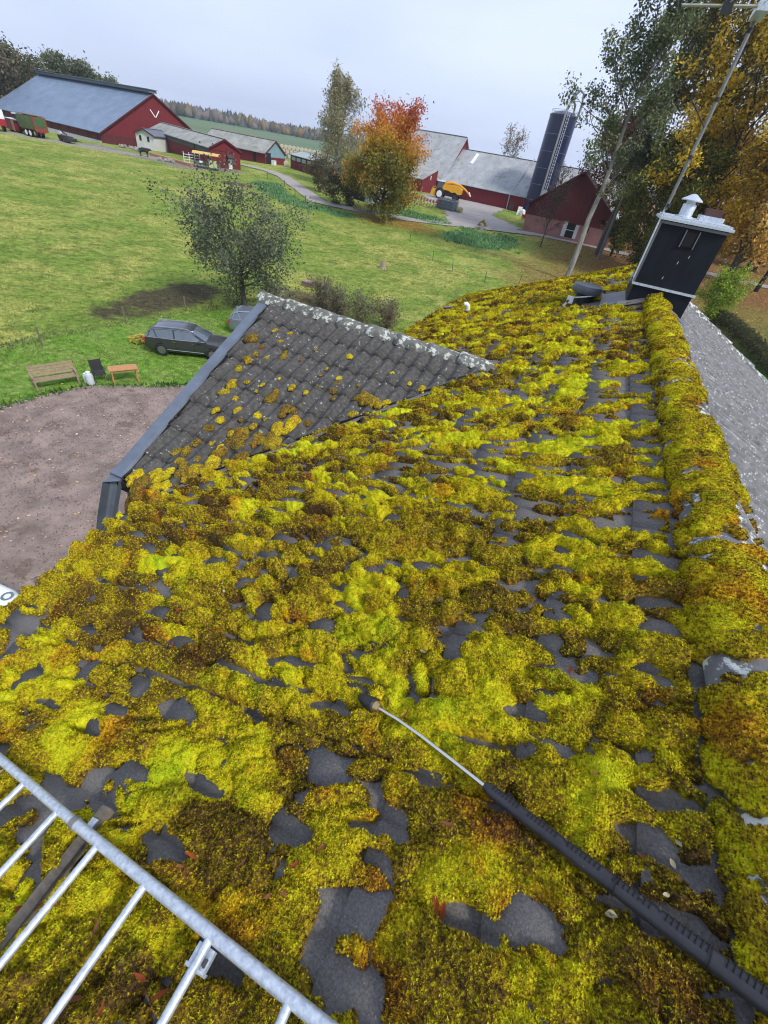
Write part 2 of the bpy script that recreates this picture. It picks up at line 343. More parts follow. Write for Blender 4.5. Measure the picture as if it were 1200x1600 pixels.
def drape(name, test, x0, x1, y0, y1, st, lift, m):
    xs = np.arange(x0, x1, st); ys = np.arange(y0, y1, st); X, Y = np.meshgrid(xs, ys, indexing='ij')
    k = test(X, Y); I = -np.ones(X.shape, int); fm = k[:-1, :-1] & k[1:, :-1] & k[1:, 1:] & k[:-1, 1:]
    J = np.arange(X.size).reshape(X.shape); F = np.stack([J[:-1, :-1], J[1:, :-1], J[1:, 1:], J[:-1, 1:]], -1)[fm]
    u, inv = np.unique(F, return_inverse=True)
    V = np.stack([X.ravel()[u], Y.ravel()[u], (zg(X, Y).ravel()[u]+lift)], -1)
    return tag(np_mesh(name, V, inv.reshape(-1, 4), m, smooth=True), kind='structure')
def edge_noise(x, y): return (fbm(x*.6, y*.6, 41, 3)-.5)*1.6+(fbm(x*3, y*3, 42, 2)-.5)*.5
M_gravel = mat('mauve_gravel', (.33, .255, .22), .95, var=.5, scale=1.1, bump=1., bscale=18, c3=(.17, .125, .10), c3t=.57, c3s=.9, detail=9)
M_road = mat('grey_gravel_road', (.36, .33, .31), .95, var=.25, scale=.5, bump=.4, bscale=8)
drape('gravel_yard', lambda x, y: polydist(x, y, YARD, True)*np.where(inpoly(x, y, YARD), 1, -1)+edge_noise(x, y)*.35 > 0, -27, 6, -24, 18, .14, .062, M_gravel)
drape('farm_road', lambda x, y: polydist(x, y, ROAD)+edge_noise(x, y)*.35 < 1.75, -84, 40, 74, 108, .25, .10, M_road)
drape('farmyard', lambda x, y: (polydist(x, y, FYARD, True)*np.where(inpoly(x, y, FYARD), 1, -1)+edge_noise(x, y) > 0), -50, -10, 84, 142, .4, .075, M_road)

# hills under the far forest
def hills():
    a = np.radians(np.arange(-110, 60, 1.)); r = np.array([1000, 1120, 1280, 1450, 1650]); hh = [1, 3, 6, 9, 11]
    V = []; 
    for i, q in enumerate(r):
        for t in a: V.append([q*math.sin(t), q*math.cos(t), hh[i]*(.55+.9*float(vnoise(np.array(t*4+i*.3), np.array(i*.6+2.), 5)))])
    n = len(a); F = np.array([[i*n+k, i*n+k+1, (i+1)*n+k+1, (i+1)*n+k] for i in range(4) for k in range(n-1)])
    tag(np_mesh('hills', V, F, mat('hill_woods', (.09, .10, .07), .95, var=.5, scale=.01), smooth=True), kind='structure')
hills()

# ------------------------------------------------------------------ roof of the house
RX, RZ, TL, TR = 1.0, 9.8, .4, .5          # ridge x, ridge z, tangents of left and right slope
cl, sl_ = math.cos(math.atan(TL)), math.sin(math.atan(TL))
NL = np.array([-sl_, 0, cl]); DL = np.array([-cl, 0, -sl_])
def roof_at(u, v, off=0):                  # pixel -> point on the left slope, off metres above the tile plane
    d = ray(u, v); c = NL@np.array([RX, 0, RZ])+off; k = (c-NL@CAM)/(NL@d); return CAM+d*k
def roof_uv(P): P = np.asarray(P); return (np.array(P)-[RX, 0, RZ])@DL, P[..., 1]
GAUGE = .34
def tile_h(u, v, period=.15, amp=.026, gauge=GAUGE):
    fr = np.mod(u, gauge)/gauge; return .004+.026*fr+amp*np.abs(np.sin(math.pi*v/period))**.7
def tile_sheet(name, org, du, dv, nrm, U, v0, v1, m, parent, clip=None, roll=False, period=.15, amp=.026, gauge=GAUGE, seed=0, dvs=.0125, label=None, start=0, umax=None):
    org, du, dv, nrm = map(lambda q: np.array(q, float), (org, du, dv, nrm)); r = np.random.default_rng(seed)
    vs = np.arange(v0, v1+dvs*.5, dvs); V = []; F = []; base = 0; nv = len(vs)
    tw = period*2; ti = np.floor(vs/tw).astype(int); ti -= ti.min(); frv = np.mod(vs, tw)/tw
    for c in range(start, int(math.ceil(U/gauge))):
        u0 = c*gauge; u1 = min(u0+gauge+.012, U+.03)
        tl = r.normal(0, .0035, ti.max()+1)[ti]; sh = r.normal(0, .006, ti.max()+1)[ti]
        prof = (amp*(.5+.5*np.cos(2*math.pi*vs/period))**.8 if roll else amp*np.abs(np.sin(math.pi*vs/period))**(.5 if amp > .03 else .7))-.012*np.exp(-((frv-.02)/.03)**2)
        rows = [(u0, .002, 0), (u0+gauge*.5, .015, .5), (u1, .030, 1), (u1+.002, .012, 1)]
        for uu, h, w_ in rows:
            ua = uu+sh*w_; va = vs.copy()
            if clip is not None:
                lo, hi = clip(np.clip(ua, 0, U)); va = np.clip(va, lo, hi)
            if umax is not None: ua = np.minimum(ua, umax(va))
            hh = h+prof+tl*w_
            if uu == u1+.002: hh = hh*0+np.minimum(h+prof*1-.012, hh)
            V.append(org+du*ua[:, None]+dv*va[:, None]+nrm*hh[:, None])
        for k in range(3):
            a = base+k*nv+np.arange(nv-1); F.append(np.stack([a, a+1, a+nv+1, a+nv], -1))
        base += 4*nv
    V = np.concatenate(V); F = np.concatenate(F)
    e = V[F]; area = np.linalg.norm(np.cross(e[:, 2]-e[:, 0], e[:, 3]-e[:, 1]), axis=1); F = F[area > 1e-7]
    return np_mesh(name, V, F, m, parent, smooth=False)
HOUSE = empty('farmhouse', (0, 5, 0), label='farmhouse seen from its own mossy tiled roof with black chimney and projecting gable', cat='house')
YF, YN, UE = 11.9, -.9, 4.2                # far verge, near end, slope length to the eave
UEF = lambda v: UE-.40*(1-sm((v+.2)/2.4))
tile_sheet('left_roof_slope', (RX, 0, RZ), DL, (0, 1, 0), NL, UE, YN, YF, M_tile, HOUSE, seed=1, umax=UEF)
b = MB(); b.slab([(RX, YN, RZ-.02), (RX+DL[0]*(UE-.46), YN, RZ+DL[2]*(UE-.46)-.02), (RX+DL[0]*(UE-.46), .3, RZ+DL[2]*(UE-.46)-.02), (RX+DL[0]*(UE-.02), 2.3, RZ+DL[2]*(UE-.02)-.02), (RX+DL[0]*UE, YF, RZ+DL[2]*UE-.02), (RX, YF, RZ-.02)], (0, 0, -.12)); b.build('roof_deck', M_dark, HOUSE)
cr_, sr_ = math.cos(math.atan(TR)), math.sin(math.atan(TR)); NR = np.array([sr_, 0, cr_]); DR = np.array([cr_, 0, -sr_])
tile_sheet('right_roof_slope', (RX, 0, RZ), DR, (0, 1, 0), NR, 4.6, YN, YF, M_tile_right, HOUSE, seed=2, period=.15, amp=.06, dvs=.01, roll=True)
b = MB(); b.slab([(RX, YN, RZ-.02), (RX+DR[0]*4.6, YN, RZ+DR[2]*4.6-.02), (RX+DR[0]*4.6, YF, RZ+DR[2]*4.6-.02), (RX, YF, RZ-.02)], (0, 0, -.12)); b.build('roof_deck', M_dark, HOUSE)
def caps(name, P0, P1, r0, step, m, parent, seed=0, n=13, lift=.0, rise=.03, flat=1.):
    """overlapping half round ridge tiles from P0 (covered end) to P1"""
    P0 = np.array(P0, float); P1 = np.array(P1, float); Lh = np.linalg.norm(P1-P0); t = (P1-P0)/Lh; k = int(Lh/step)
    s_ = np.cross(t, [0, 0, 1.]); s_ /= np.linalg.norm(s_); up = np.cross(s_, t); V = []; F = []; r = np.random.default_rng(seed)
    for i in range(k):
        a = P0+t*(i*Lh/k); jit = r.normal(0, .006, 3)
        rings = [(-.01, r0*.97, 0), (Lh/k*.9, r0*1.03, rise), (Lh/k+.035, r0*1.06, rise*1.15), (Lh/k+.037, r0*.92, rise*1.1)]
        b0 = len(V)
        for d, rr, up_ in rings:
            c = a+t*d+up*(up_*.5+lift)+jit
            for q in range(n):
                th = math.pi*(q/(n-1)); V.append(c+s_*rr*math.cos(th)+up*rr*math.sin(th)*.78*flat)
        for j in range(3):
            for q in range(n-1): F.append([b0+j*n+q, b0+j*n+q+1, b0+(j+1)*n+q+1, b0+(j+1)*n+q])
    return np_mesh(name, V, np.array(F), m, parent, smooth=True)
def lw(x): return np.where(x < 0, x, x)
CAPR = .155
caps('ridge_tiles', (RX, 7.9, RZ-.015), (RX, YN, RZ-.015), CAPR, .375, M_ridge, HOUSE, 3)
caps('ridge_tiles', (RX, 11.9, RZ-.015), (RX, 8.9, RZ-.015), CAPR, .375, M_ridge, HOUSE, 5)
e = RX+DR[0]*4.6
caps('verge_tiles', (RX+.25, YF, RZ+.03-.25*TR), (e, YF, RZ+DR[2]*4.6+.03), .13, .34, M_ridge, HOUSE, 7)
caps('verge_tiles', (RX-.2, YF, RZ-.02-.2*TL), (RX+DL[0]*UE, YF, RZ+DL[2]*UE-.02), .09, .34, M_tile, HOUSE, 8)
# walls, hidden from the photo's viewpoint
b = MB(); xa, xb = RX+DL[0]*UE+.45, e-.45
za, zb = RZ-(RX-xa)*TL-.2, RZ-(xb-RX)*TR-.2
b.add([(xa, YN, 0), (xb, YN, 0), (xb, YN, zb), (RX, YN, RZ-.2), (xa, YN, za), (xa, 11.6, 0), (xb, 11.6, 0), (xb, 11.6, zb), (RX, 11.6, RZ-.2), (xa, 11.6, za)],
      [(4, 3, 2, 1, 0), (5, 6, 7, 8, 9), (0, 5, 9, 4), (1, 2, 7, 6)])
M_housewall = mat('cream_render', (.55, .5, .38), .9, var=.15, scale=1)
b.build('wall', M_housewall, HOUSE)
for y in (1, 9.6):
    for z in (1.6, 4.7):
        f = MB(); f.box((xa-.03, y, z), (.1, 1.2, 1.4)); f = f.build('window', M_white, HOUSE); g = MB(); g.box((xa-.085, y, z), (.02, 1.0, 1.2)); g.build('pane', M_glass, f)

# projecting gable: near slope, ridge, barge flashing, valley
GZ, GY, GT = 9.12, 5.2, .28
cg, sg = math.cos(math.atan(GT)), math.sin(math.atan(GT)); DG = np.array([0, -cg, -sg]); NG = np.array([0, -sg, cg]); UG = 3.06/cg
def gclip(u):            # u down the slope -> x range between barge and valley
    yd = u*cg; lo = -3.77+yd*.56/3.12; z = GZ-GT*yd; hi = RX-(RZ-z)/TL
    return lo, hi+.03
tile_sheet('gable_slope', (0, GY, GZ+.035), DG, (1, 0, 0), NG, UG, -4.0, -.55, M_tile_gable, HOUSE, clip=gclip, gauge=.41, period=.165, amp=.044, dvs=.0085, roll=True, seed=11)
b = MB(); hi = lambda yd: RX-(RZ-(GZ-GT*yd))/TL
b.slab([(-3.93, GY, GZ-.0), (hi(0), GY, GZ), (hi(3.1), GY-3.1, GZ-GT*3.1), (-3.36, GY-3.1, GZ-GT*3.1)], (0, 0, -.1)); b.build('gable_deck', M_dark, HOUSE)
b = MB(); zf = GZ-3.0*.5; b.slab([(-3.95, GY, GZ+.03), (-.68, GY, GZ+.03), (-3.9, GY+3.0, zf), (-3.95, GY+3.0, zf)], (0, 0, -.08)); b.build('gable_far_slope', M_tile_gable, HOUSE)
caps('gable_ridge_tiles', (-.62, GY, GZ+.02), (-3.95, GY+.07, GZ+.02), .125, .4, M_gridge, HOUSE, 12)
# valley sheet, dark
b = MB()
for i in range(24):
    y0, y1 = i*3.16/24, (i+1)*3.16/24
    P = [(hi(y)-.06, GY-y, GZ-GT*y+.042) for y in (y0, y1)]+[(hi(y)+.10, GY-y-.05, GZ-GT*y+.042+.06) for y in (y1, y0)]
    b.add(P, [(0, 1, 2, 3)])
b.build('valley_flashing', M_lead, HOUSE)
# barge flashing: a folded zinc box along the verge, bending down at the foot
def fold(P, wv, hv, name, m):
    b = MB(); n = len(P); V = []
    for p in P:
        p = np.array(p, float); a = np.array(wv)/2; h = np.array(hv); V += [p-a-h, p-a, p-a*.7+h*.22, p+a*.7+h*.22, p+a, p+a-h*.5]
    F = [(i*6+k, i*6+k+1, (i+1)*6+k+1, (i+1)*6+k) for i in range(n-1) for k in range(5)]+[(0, 1, 2, 3, 4, 5), tuple((n-1)*6+k for k in (5, 4, 3, 2, 1, 0))]
    b.add(V, F); return b.build(name, m, HOUSE)
fold([(-3.93, 5.32, 9.18), (-3.65, 3.75, 8.745), (-3.355, 2.12, 8.29)], (.15, .03, 0), (0, 0, .11), 'barge_flashing', M_zinc)
fold([(-3.355, 2.13, 8.29), (-3.37, 1.99, 7.98), (-3.39, 1.72, 7.3), (-3.39, 1.64, 6.5)], (.12, .02, 0), (0, .11, .03), 'barge_flashing', M_zinc)
b = MB(); b.box((-3.35, 2.13, 8.32), (.155, .05, .012), rotm('X', .27)); b.build('flashing_clip', M_zinc, HOUSE)
# steep lower flank of the gable below the break, and its walls
b = MB(); b.slab([(-3.24, 2.1, 8.16), (-2.7, 2.1, 8.16), (-2.7, 1.78, 7.2), (-3.24, 1.78, 7.2)], (0, .06, -.02)); b.build('gable_lower_slope', M_tile_gable, HOUSE)
b = MB(); b.add([(-3.8, 2.4, 0), (-3.8, 7.9, 0), (-3.8, 7.9, 7.7), (-3.8, 5.2, 9.0), (-3.62, 2.4, 8.2), (-2.4, 2.4, 0), (-2.4, 7.9, 0), (-2.4, 7.9, 7.7), (-2.4, 2.4, 8.2)],
                [(0, 4, 3, 2, 1), (0, 5, 8, 4), (1, 2, 7, 6)]); b.build('gable_wall', M_housewall, HOUSE)

# chimney
CH = MB(); x0, x1, y0, y1 = .60, 1.42, 8.0, 8.95
CH.box(((x0+x1)/2, (y0+y1)/2, 10.385), (x1-x0, y1-y0, .77))
chim = CH.build('chimney', M_clad, HOUSE)
b = MB(); b.box(((x0+x1)/2, (y0+y1)/2, 9.6), (x1-x0-.012, y1-y0-.012, .76)); b.build('chimney_skirt', M_clad, chim)
b = MB(); b.box(((x0+x1)/2, y0-.012, 9.985), (x1-x0+.05, .022, .03)); b.box((x0-.012, (y0+y1)/2, 9.985), (.022, y1-y0, .03)); b.build('metal_band', M_galv, chim)
b = MB(); b.box(((x0+x1)/2, y0-.012, 10.745), (x1-x0+.02, .02, .03)); b.box((x0-.008, y0+.03, 10.37), (.018, .085, .76)); b.build('corner_trim', M_lead, chim)
b = MB(); b.box(((x0+x1)/2, (y0+y1)/2, 10.785), (x1-x0+.10, y1-y0+.10, .03)); b.box(((x0+x1)/2, (y0+y1)/2, 10.812), (x1-x0+.04, y1-y0+.04, .025)); b.build('chimney_cap', M_galv, chim)
b = MB(); b.lathe([(.085, 0), (.085, .14), (.08, .15)], (.86, 8.32, 10.825), 18); b.lathe([(.12, 0), (.12, .012), (.09, .02)], (.86, 8.32, 10.825), 18)
b.lathe([(.06, .14), (.06, .19)], (.86, 8.32, 10.825), 12); b.lathe([(.135, .185), (.135, .197), (.03, .26), (.0, .265)], (.86, 8.32, 10.825), 20)
b.build('flue', M_galv, chim, True)
b = MB(); b.box((1.2, 8.45, 10.855), (.3, .28, .06)); b.build('flue_base', M_galv, chim); b = MB(); b.box((1.22, 8.55, 10.92), (.2, .2, .10)); b.build('flue_brick', mat('dark_brick', (.1, .05, .045), .9), chim)
b = MB(); b.box((1.02, y0-.004, 10.61), (.15, .03, .17)); o = b.build('soot_opening', M_dark, chim)
for xf in (1.105, .937): b = MB(); b.box((xf, y0-.02, 10.61), (.012, .02, .2)); b.build('frame_edge', M_lead, chim)
b = MB(); b.tube([(x0-.03, 8.55, 10.8), (x0-.035, 8.45, 10.4), (x0-.03, 8.3, 10.0), (x0-.06, 8.1, 9.93), (x0-.03, 8.02, 9.86)], .009, 6); b.build('cable', M_black, chim)
b = MB()
for i, (px, pz, s) in enumerate([(1.12, 10.42, .05), (1.02, 10.33, .05), (.93, 10.12, .05), (.92, 9.80, .06), (.99, 9.74, .04), (.86, 9.88, .02)]):
    b = MB(); b.box((px, y0-.002, pz), (.005, .004, s*.7), rotm('Y', .15)); b.build('bird_dropping', M_white, chim)
# lead aprons round the chimney foot
b = MB()
def onL(x, y, off): return np.array([RX-(RX-x), y, RZ-(RX-x)*TL+off])
P = [onL(.28, 8.02, .06), onL(.62, 8.02, .065), onL(.62, 9.0, .065), onL(.28, 9.0, .06)]; b.slab(P, (0, 0, .012))
P = [onL(.5, 7.82, .06), onL(.98, 7.82, .07), onL(.98, 8.03, .09), onL(.5, 8.03, .09)]; b.slab(P, (0, 0, .010)); b.build('lead_apron', M_lead, chim)
b = MB(); zr = lambda x: RZ-(x-RX)*TR
b.slab([(1.1, 7.8, zr(1.1)+.07), (1.75, 7.72, zr(1.75)+.06), (1.52, 8.3, zr(1.52)+.075), (1.1, 8.05, zr(1.1)+.09)], (0, 0, .01)); b.build('side_flashing', M_blackcap, chim)
# roof ventilation hood
vb = onL(.02, 8.62, 0)
b = MB(); b.lathe([(.18, 0), (.18, .03), (.15, .04), (.15, .18), (.18, .2)], vb, 24)
hood = b.build('roof_vent_hood', M_black, HOUSE, True)
b = MB(); b.lathe([(.18, .20), (.23, .21), (.245, .24), (.245, .29), (.22, .325), (.13, .34), (.02, .345)], vb, 28); b.build('vent_cap', M_blackcap, hood, True)
b = MB(); b.tube([vb+[-.24*math.cos(q), -.22*math.sin(q), .05+.16*(1-math.cos(q))/2+.05] for q in np.linspace(.2, 3.0, 14)], .010, 6); b.build('cable', M_white, hood)
b = MB(); b.box(vb+[-.2, -.2, .09], (.1, .07, .1)); b.box(vb+[-.24, -.21, .03], (.03, .05, .12), rotm('Y', .4)); b.build('junction_box', M_white, hood)
# small bent vent pipe and the metal end of the far gutter
pv = roof_at(729, 490, .03)
b = MB(); b.tube([pv, pv+[0, 0, .11], pv+[-.012, -.01, .15], pv+[-.045, -.03, .18], pv+[-.08, -.04, .17]], [.045, .045, .047, .045, .04], 12); o = b.build('vent_pipe', M_white, HOUSE, True)
b = MB(); b.lathe([(.085, 0), (.08, .05), (.06, .06)], pv, 14); b.build('pipe_collar', M_black, o, True)
pe = roof_at(703, 484, .05); b = MB(); b.box(pe, (.16, .10, .09), rotm('Z', .4)); b.box(pe+[-.05, 0, .05], (.2, .14, .012), rotm('Y', -.3)); b.build('gutter_end', M_zinc, HOUSE)

# ------------------------------------------------------------------ moss
def moss_field(us, vs, keep, tonef, dens=(17, 150, 400), Hs=(.066, .058, .038), rs=((.07, .14), (.034, .07), (.014, .036)), el=(1.1, 1.9), seed=0, warp=1., stretch=0.):
    r = np.random.default_rng(seed); nu, nv = len(us), len(vs); h = np.zeros((nv, nu), np.float32); tn = np.zeros((nv, nu), np.float32)
    UU, VV = np.meshgrid(us, vs)
    wu = (fbm(UU*14, VV*14, seed+1, 3)-.5)*.07*warp; wv = (fbm(UU*14+50, VV*14, seed+2, 3)-.5)*.06*warp
    Uw = UU+wu; Vw = VV+wv; A = (us[-1]-us[0])*(vs[-1]-vs[0])
    for cls in range(3):
        n = int(dens[cls]*A); cu = r.uniform(us[0], us[-1], n); cv = r.uniform(vs[0], vs[-1], n); rr = r.uniform(*rs[cls], n); ee = r.uniform(*el, n)
        kp = r.random(n) < keep(cu, cv); fz = stretch*sm((cv-.9)/2.2); ee = ee*(1+1.9*fz); rr = rr*(1-.45*fz); cv = np.where(r.random(n) < fz*.85, np.round(cv/.15)*.15+.075+r.normal(0, .014, n), cv); tt = tonef(cu, cv)+r.normal(0, .11, n)*(1+fz*.9)+.05*fz; H = Hs[cls]*r.uniform(.6, 1.1, n)*(1-.28*fz); sk = r.normal(0, .25, n)
        for i in np.nonzero(kp)[0]:
            R1 = rr[i]*ee[i]+.04; R2 = rr[i]+.04
            a, b_ = np.searchsorted(us, (cu[i]-R1, cu[i]+R1)); c, d = np.searchsorted(vs, (cv[i]-R2, cv[i]+R2))
            if b_-a < 1 or d-c < 1: continue
            du = Uw[c:d, a:b_]-cu[i]; dv = Vw[c:d, a:b_]-cv[i]+sk[i]*du
            q = (du/(rr[i]*ee[i]))**2+(dv/rr[i])**2; hh = np.where(q < 1, H[i]*np.clip(1-q, 0, 1)**.7, 0)
            hv = h[c:d, a:b_]; k = hh > hv; hv[k] = hh[k]+.06*hv[k]; tv = tn[c:d, a:b_]; tv[k] = tt[i]
    m = h > 0
    h = np.where(m, h*(.62+.76*fbm(UU*20, VV*24, seed+5, 2))+(fbm(UU*70, VV*70, seed+7, 2)-.5)*.012, 0)
    # blur the tone a little so that neighbouring cushions grade into each other
    for it in range(9):
        if it == 2: t2 = tn
        tn = (tn+np.roll(tn, 1, 0)+np.roll(tn, -1, 0)+np.roll(tn, 1, 1)+np.roll(tn, -1, 1))/5
    k_ = (sm((vs-.8)/1.6)*stretch)[:, None]; tn = tn*(1-k_)+t2*k_
    return h, tn, m & (h > .005)
def heightfield_to_mesh(P, mask, tn, extra=None):
    nv, nu = mask.shape; J = np.arange(nv*nu).reshape(nv, nu)
    fm = mask[:-1, :-1] | mask[1:, :-1] | mask[1:, 1:] | mask[:-1, 1:]
    F = np.stack([J[:-1, :-1], J[:-1, 1:], J[1:, 1:], J[1:, :-1]], -1)[fm]
    u, inv = np.unique(F, return_inverse=True)
    return P.reshape(-1, 3)[u], inv.reshape(-1, 4), tn.ravel()[u]
def tufts(C, Nn, s, tone, seed, up=.9, k=4, jit=.25):
    """little star shaped shoots: k blades each"""
    r = np.random.default_rng(seed); n = len(C); V = np.zeros((n, k, 3, 3), np.float32)
    a = np.cross(Nn, r.normal(size=(n, 3))); a /= np.linalg.norm(a, axis=1)[:, None]; b_ = np.cross(Nn, a)
    for j in range(k):
        q = 2*math.pi*j/k+r.normal(0, .3, n); d = a*np.cos(q)[:, None]+b_*np.sin(q)[:, None]; e_ = np.cross(Nn, d); sj = (s*r.uniform(.7, 1.3, n))[:, None]
        V[:, j, 0] = C-e_*sj*.32; V[:, j, 1] = C+e_*sj*.32; V[:, j, 2] = C+Nn*sj*up+d*sj*.75
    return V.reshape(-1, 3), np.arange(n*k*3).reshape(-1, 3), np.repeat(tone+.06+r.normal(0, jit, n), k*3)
def tri_join(parts):
    """join quad and triangle pieces into one triangle soup"""
    Vs = []; Fs = []; Ts = []; o = 0
    for V, F, T in parts:
        if F.shape[1] == 4: F = np.concatenate([F[:, [0, 1, 2]], F[:, [0, 2, 3]]])
        Vs.append(V); Fs.append(F+o); Ts.append(T); o += len(V)
    return np.concatenate(Vs), np.concatenate(Fs), np.concatenate(Ts)
# bare places and bright patches as seen in the photo: pixel centre, radius along and across the slope
BARE = [((825, 1000), .16, .09), ((860, 1015), .10, .07), ((690, 930), .14, .05), ((520, 1200), .14, .10), ((560, 1240), .10, .08), ((500, 1400), .22, .12), ((560, 1420), .10, .1), ((785, 1405), .10, .06), ((800, 1560), .13, .07),
        ((940, 1175), .10, .05), ((865, 1165), .09, .035), ((940, 1130), .04, .06), ((60, 1245), .28, .12), ((130, 1235), .16, .08), ((205, 1210), .09, .035), ((265, 1500), .10, .06), ((600, 1560), .18, .05), ((630, 1525), .05, .14), ((35, 975), .5, .16), ((10, 1015), .3, .12), ((300, 1010), .09, .04),
        ((385, 920), .14, .04), ((425, 900), .10, .06), ((250, 935), .16, .03), ((745, 1130), .07, .05), ((510, 975), .07, .04), ((570, 1080), .05, .03), ((975, 855), .10, .06), ((1000, 820), .12, .03), ((900, 825), .12, .04),
        ((970, 1050), .04, .03), ((840, 945), .08, .05), ((490, 1500), .10, .05), ((60, 1300), .12, .1), ((430, 1430), .08, .06), ((200, 1040), .10, .05), ((1120, 1270), .02, .16), ((730, 765), .2, .04), ((700, 800), .12, .05), ((450, 905), .1, .05), ((965, 475), .4, .18), ((920, 478), .5, .16), ((860, 495), .5, .05), ((1000, 545), .15, .1), ((1010, 620), .12, .1), ((1015, 700), .12, .06), ((760, 270), .1, .1), ((680, 480), .45, .35)]
BRIGHT = [((450, 1070), .22, .16), ((650, 1085), .12, .09), ((370, 1210), .18, .12), ((130, 1140), .2, .1), ((840, 760), .3, .14), ((650, 790), .3, .14), ((410, 800), .35, .12), ((900, 1300), .15, .10), ((1000, 1180), .14, .08), ((610, 980), .16, .1), ((1130, 1100), .1, .1), ((60, 1080), .25, .12),
          ((290, 1120), .2, .1), ((700, 700), .4, .15), ((880, 700), .4, .15), ((880, 600), .5, .3), ((900, 470), .7, .4), ((440, 960), .15, .08), ((740, 900), .1, .06), ((900, 970), .1, .06), ((500, 700), .3, .1), ((280, 890), .3, .1)]
DULL = [((700, 1300), .35, .14), ((600, 1340), .2, .1), ((1000, 1450), .3, .14), ((560, 1120), .14, .08), ((320, 1330), .3, .14), ((240, 980), .2, .1), ((700, 1000), .15, .08), ((640, 950), .2, .07), ((830, 1230), .16, .08), ((760, 660), .3, .06), ((520, 850), .3, .08), ((350, 1020), .1, .06), ((100, 960), .2, .12), ((430, 1330), .2, .1)]
def zones(L_):
    r = []
    for (px, a, b_) in L_:
        if L_ is BARE and px[1] > 880: a, b_ = a*.86, b_*.92
        if px == (760, 270): continue
        p = roof_at(*px, .03); u, v = roof_uv(p); r.append((float(u), float(v), a, b_))
    return r
zB, zH, zD = zones(BARE), zones(BRIGHT), zones(DULL)
def zsum(u, v, Z): 
    s = np.zeros(np.shape(u))
    for (a, b_, ra, rb) in Z: s = np.maximum(s, np.exp(-(((u-a)/ra)**2+((v-b_)/rb)**2)**2*1.0))
    return s
GABX = lambda y: RX-(RZ-(GZ-GT*(GY-y)))/TL
def keep_main(u, v):
    p = (.99-.35*(fbm(u*1.6, v*1.6, 61, 2) < .36)*sm((v-.6)/1.2))*(1-.64*sm((v-.7)/1.6))
    tv = np.mod(v, .30)/.30; tu = np.mod(u, GAUGE)/GAUGE
    p = p*np.where((tu < .3) & (tv > .45), .55, 1)*(1-1.0*zsum(u, v, zB))
    x = RX+DL[0]*u; ing = (v > 1.98) & (v < 5.5) & (x < GABX(v)+.09); ing |= (v >= 5.2) & (v < 5.5) & (x < -.6)
    z = RZ-TL*(RX-x); ing |= (v >= 5.2) & (v < 8.3) & (z < GZ-.5*(v-5.2)+.05) & (x < -.7)
    p = np.where(ing, 0, p); p = np.where(u < .15, .0, p); p = np.where((x > .25) & (v > 7.9) & (v < 9.1), 0, p)
    near_ridge = sm((1.1-u)/.8)*sm((v-2.5)/2); p = p*(1-.45*near_ridge)
    return p
def tone_main(u, v):
    f = fbm(u*3.2, v*3.2, 71, 3); f2 = fbm(u*.9, v*.9, 74, 2); f5 = fbm(u*7, v*11, 77, 3); t = .53+(f5-.5)*.75+(f-.5)*.8+(f2-.5)*.2-.045*sm((1.1-v)/1.0)
    t = t+.30*zsum(u, v, zH)-.17*zsum(u, v, zD)+.10*sm((v-1.5)/2.5); return t
vs = [YN+.42]
while vs[-1] < YF: vs.append(vs[-1]+max(.0042, .0036+.0014*vs[-1]))
vs = np.array(vs); us = np.arange(.13, UE+.03, .0066)
h, tn, mk = moss_field(us, vs, keep_main, tone_main, seed=100, stretch=1.)
UU, VV = np.meshgrid(us, vs)
# small bare places, mostly at the lower lips of the tiles
rb_ = np.random.default_rng(55); nb_ = 1300
bu = (rb_.integers(0, 13, nb_)+rb_.normal(.93, .10, nb_))*GAUGE; bv = YN+rb_.random(nb_)**.9*(YF-YN); bv = np.round(bv/.15)*.15+rb_.normal(.0, .03, nb_)
ba_ = rb_.uniform(.04, .13, nb_); bb_ = rb_.uniform(.014, .036, nb_)*(1+.7*sm((bv-1)/5))*(1+.2*(bv < 2)); wn = (fbm(UU*16, VV*16, 57, 2)-.5)*.05; wm = (fbm(UU*16+9, VV*16, 58, 2)-.5)*.05
for i in range(nb_):
    a, b_ = np.searchsorted(us, (bu[i]-ba_[i]*1.8, bu[i]+ba_[i]*1.8)); c, d = np.searchsorted(vs, (bv[i]-bb_[i]*2.2-.02, bv[i]+bb_[i]*2.2+.02))
    if b_-a < 1 or d-c < 1: continue
    q = ((UU[c:d, a:b_]+wn[c:d, a:b_]-bu[i])/ba_[i])**2+((VV[c:d, a:b_]+wm[c:d, a:b_]-bv[i])/bb_[i])**2
    h[c:d, a:b_] *= np.clip((q-.9)/.9, 0, 1)**.45; mk[c:d, a:b_] &= q > 1
mk &= UU < UEF(VV)+.02
mk &= UU > .192+.03*(fbm(VV*6, VV*0+.5, 59, 2)-.5)
xx = RX+DL[0]*UU; ing = (VV > 1.98) & (VV < 5.4) & (xx < GABX(VV)+.05); mk &= ~ing
mk &= ~((np.abs(np.sin(math.pi*(VV+(fbm(UU*4, VV*4, 67, 2)-.5)*.05)/.15)) < .50) & (fbm(UU*2.6, VV*8, 66, 2)-.1*(h < .03) > .60-.19*sm((VV-.8)/2.5)) & (VV > .6))
base = tile_h(UU, VV)
HT = np.where(mk, .016+.022*np.abs(np.sin(math.pi*VV/.15))**.7+h+np.minimum(h*20, 1)*(.030*(.5-.5*np.cos(2*math.pi*(VV+(fbm(UU*2, VV*2, 68, 2)-.5)*.03)/.15))*sm((VV-.2)/1.2)+.045*(fbm(UU*3.2, VV*8, 69, 2)-.4)*(1-.6*sm((VV-1)/2))), base-.02)
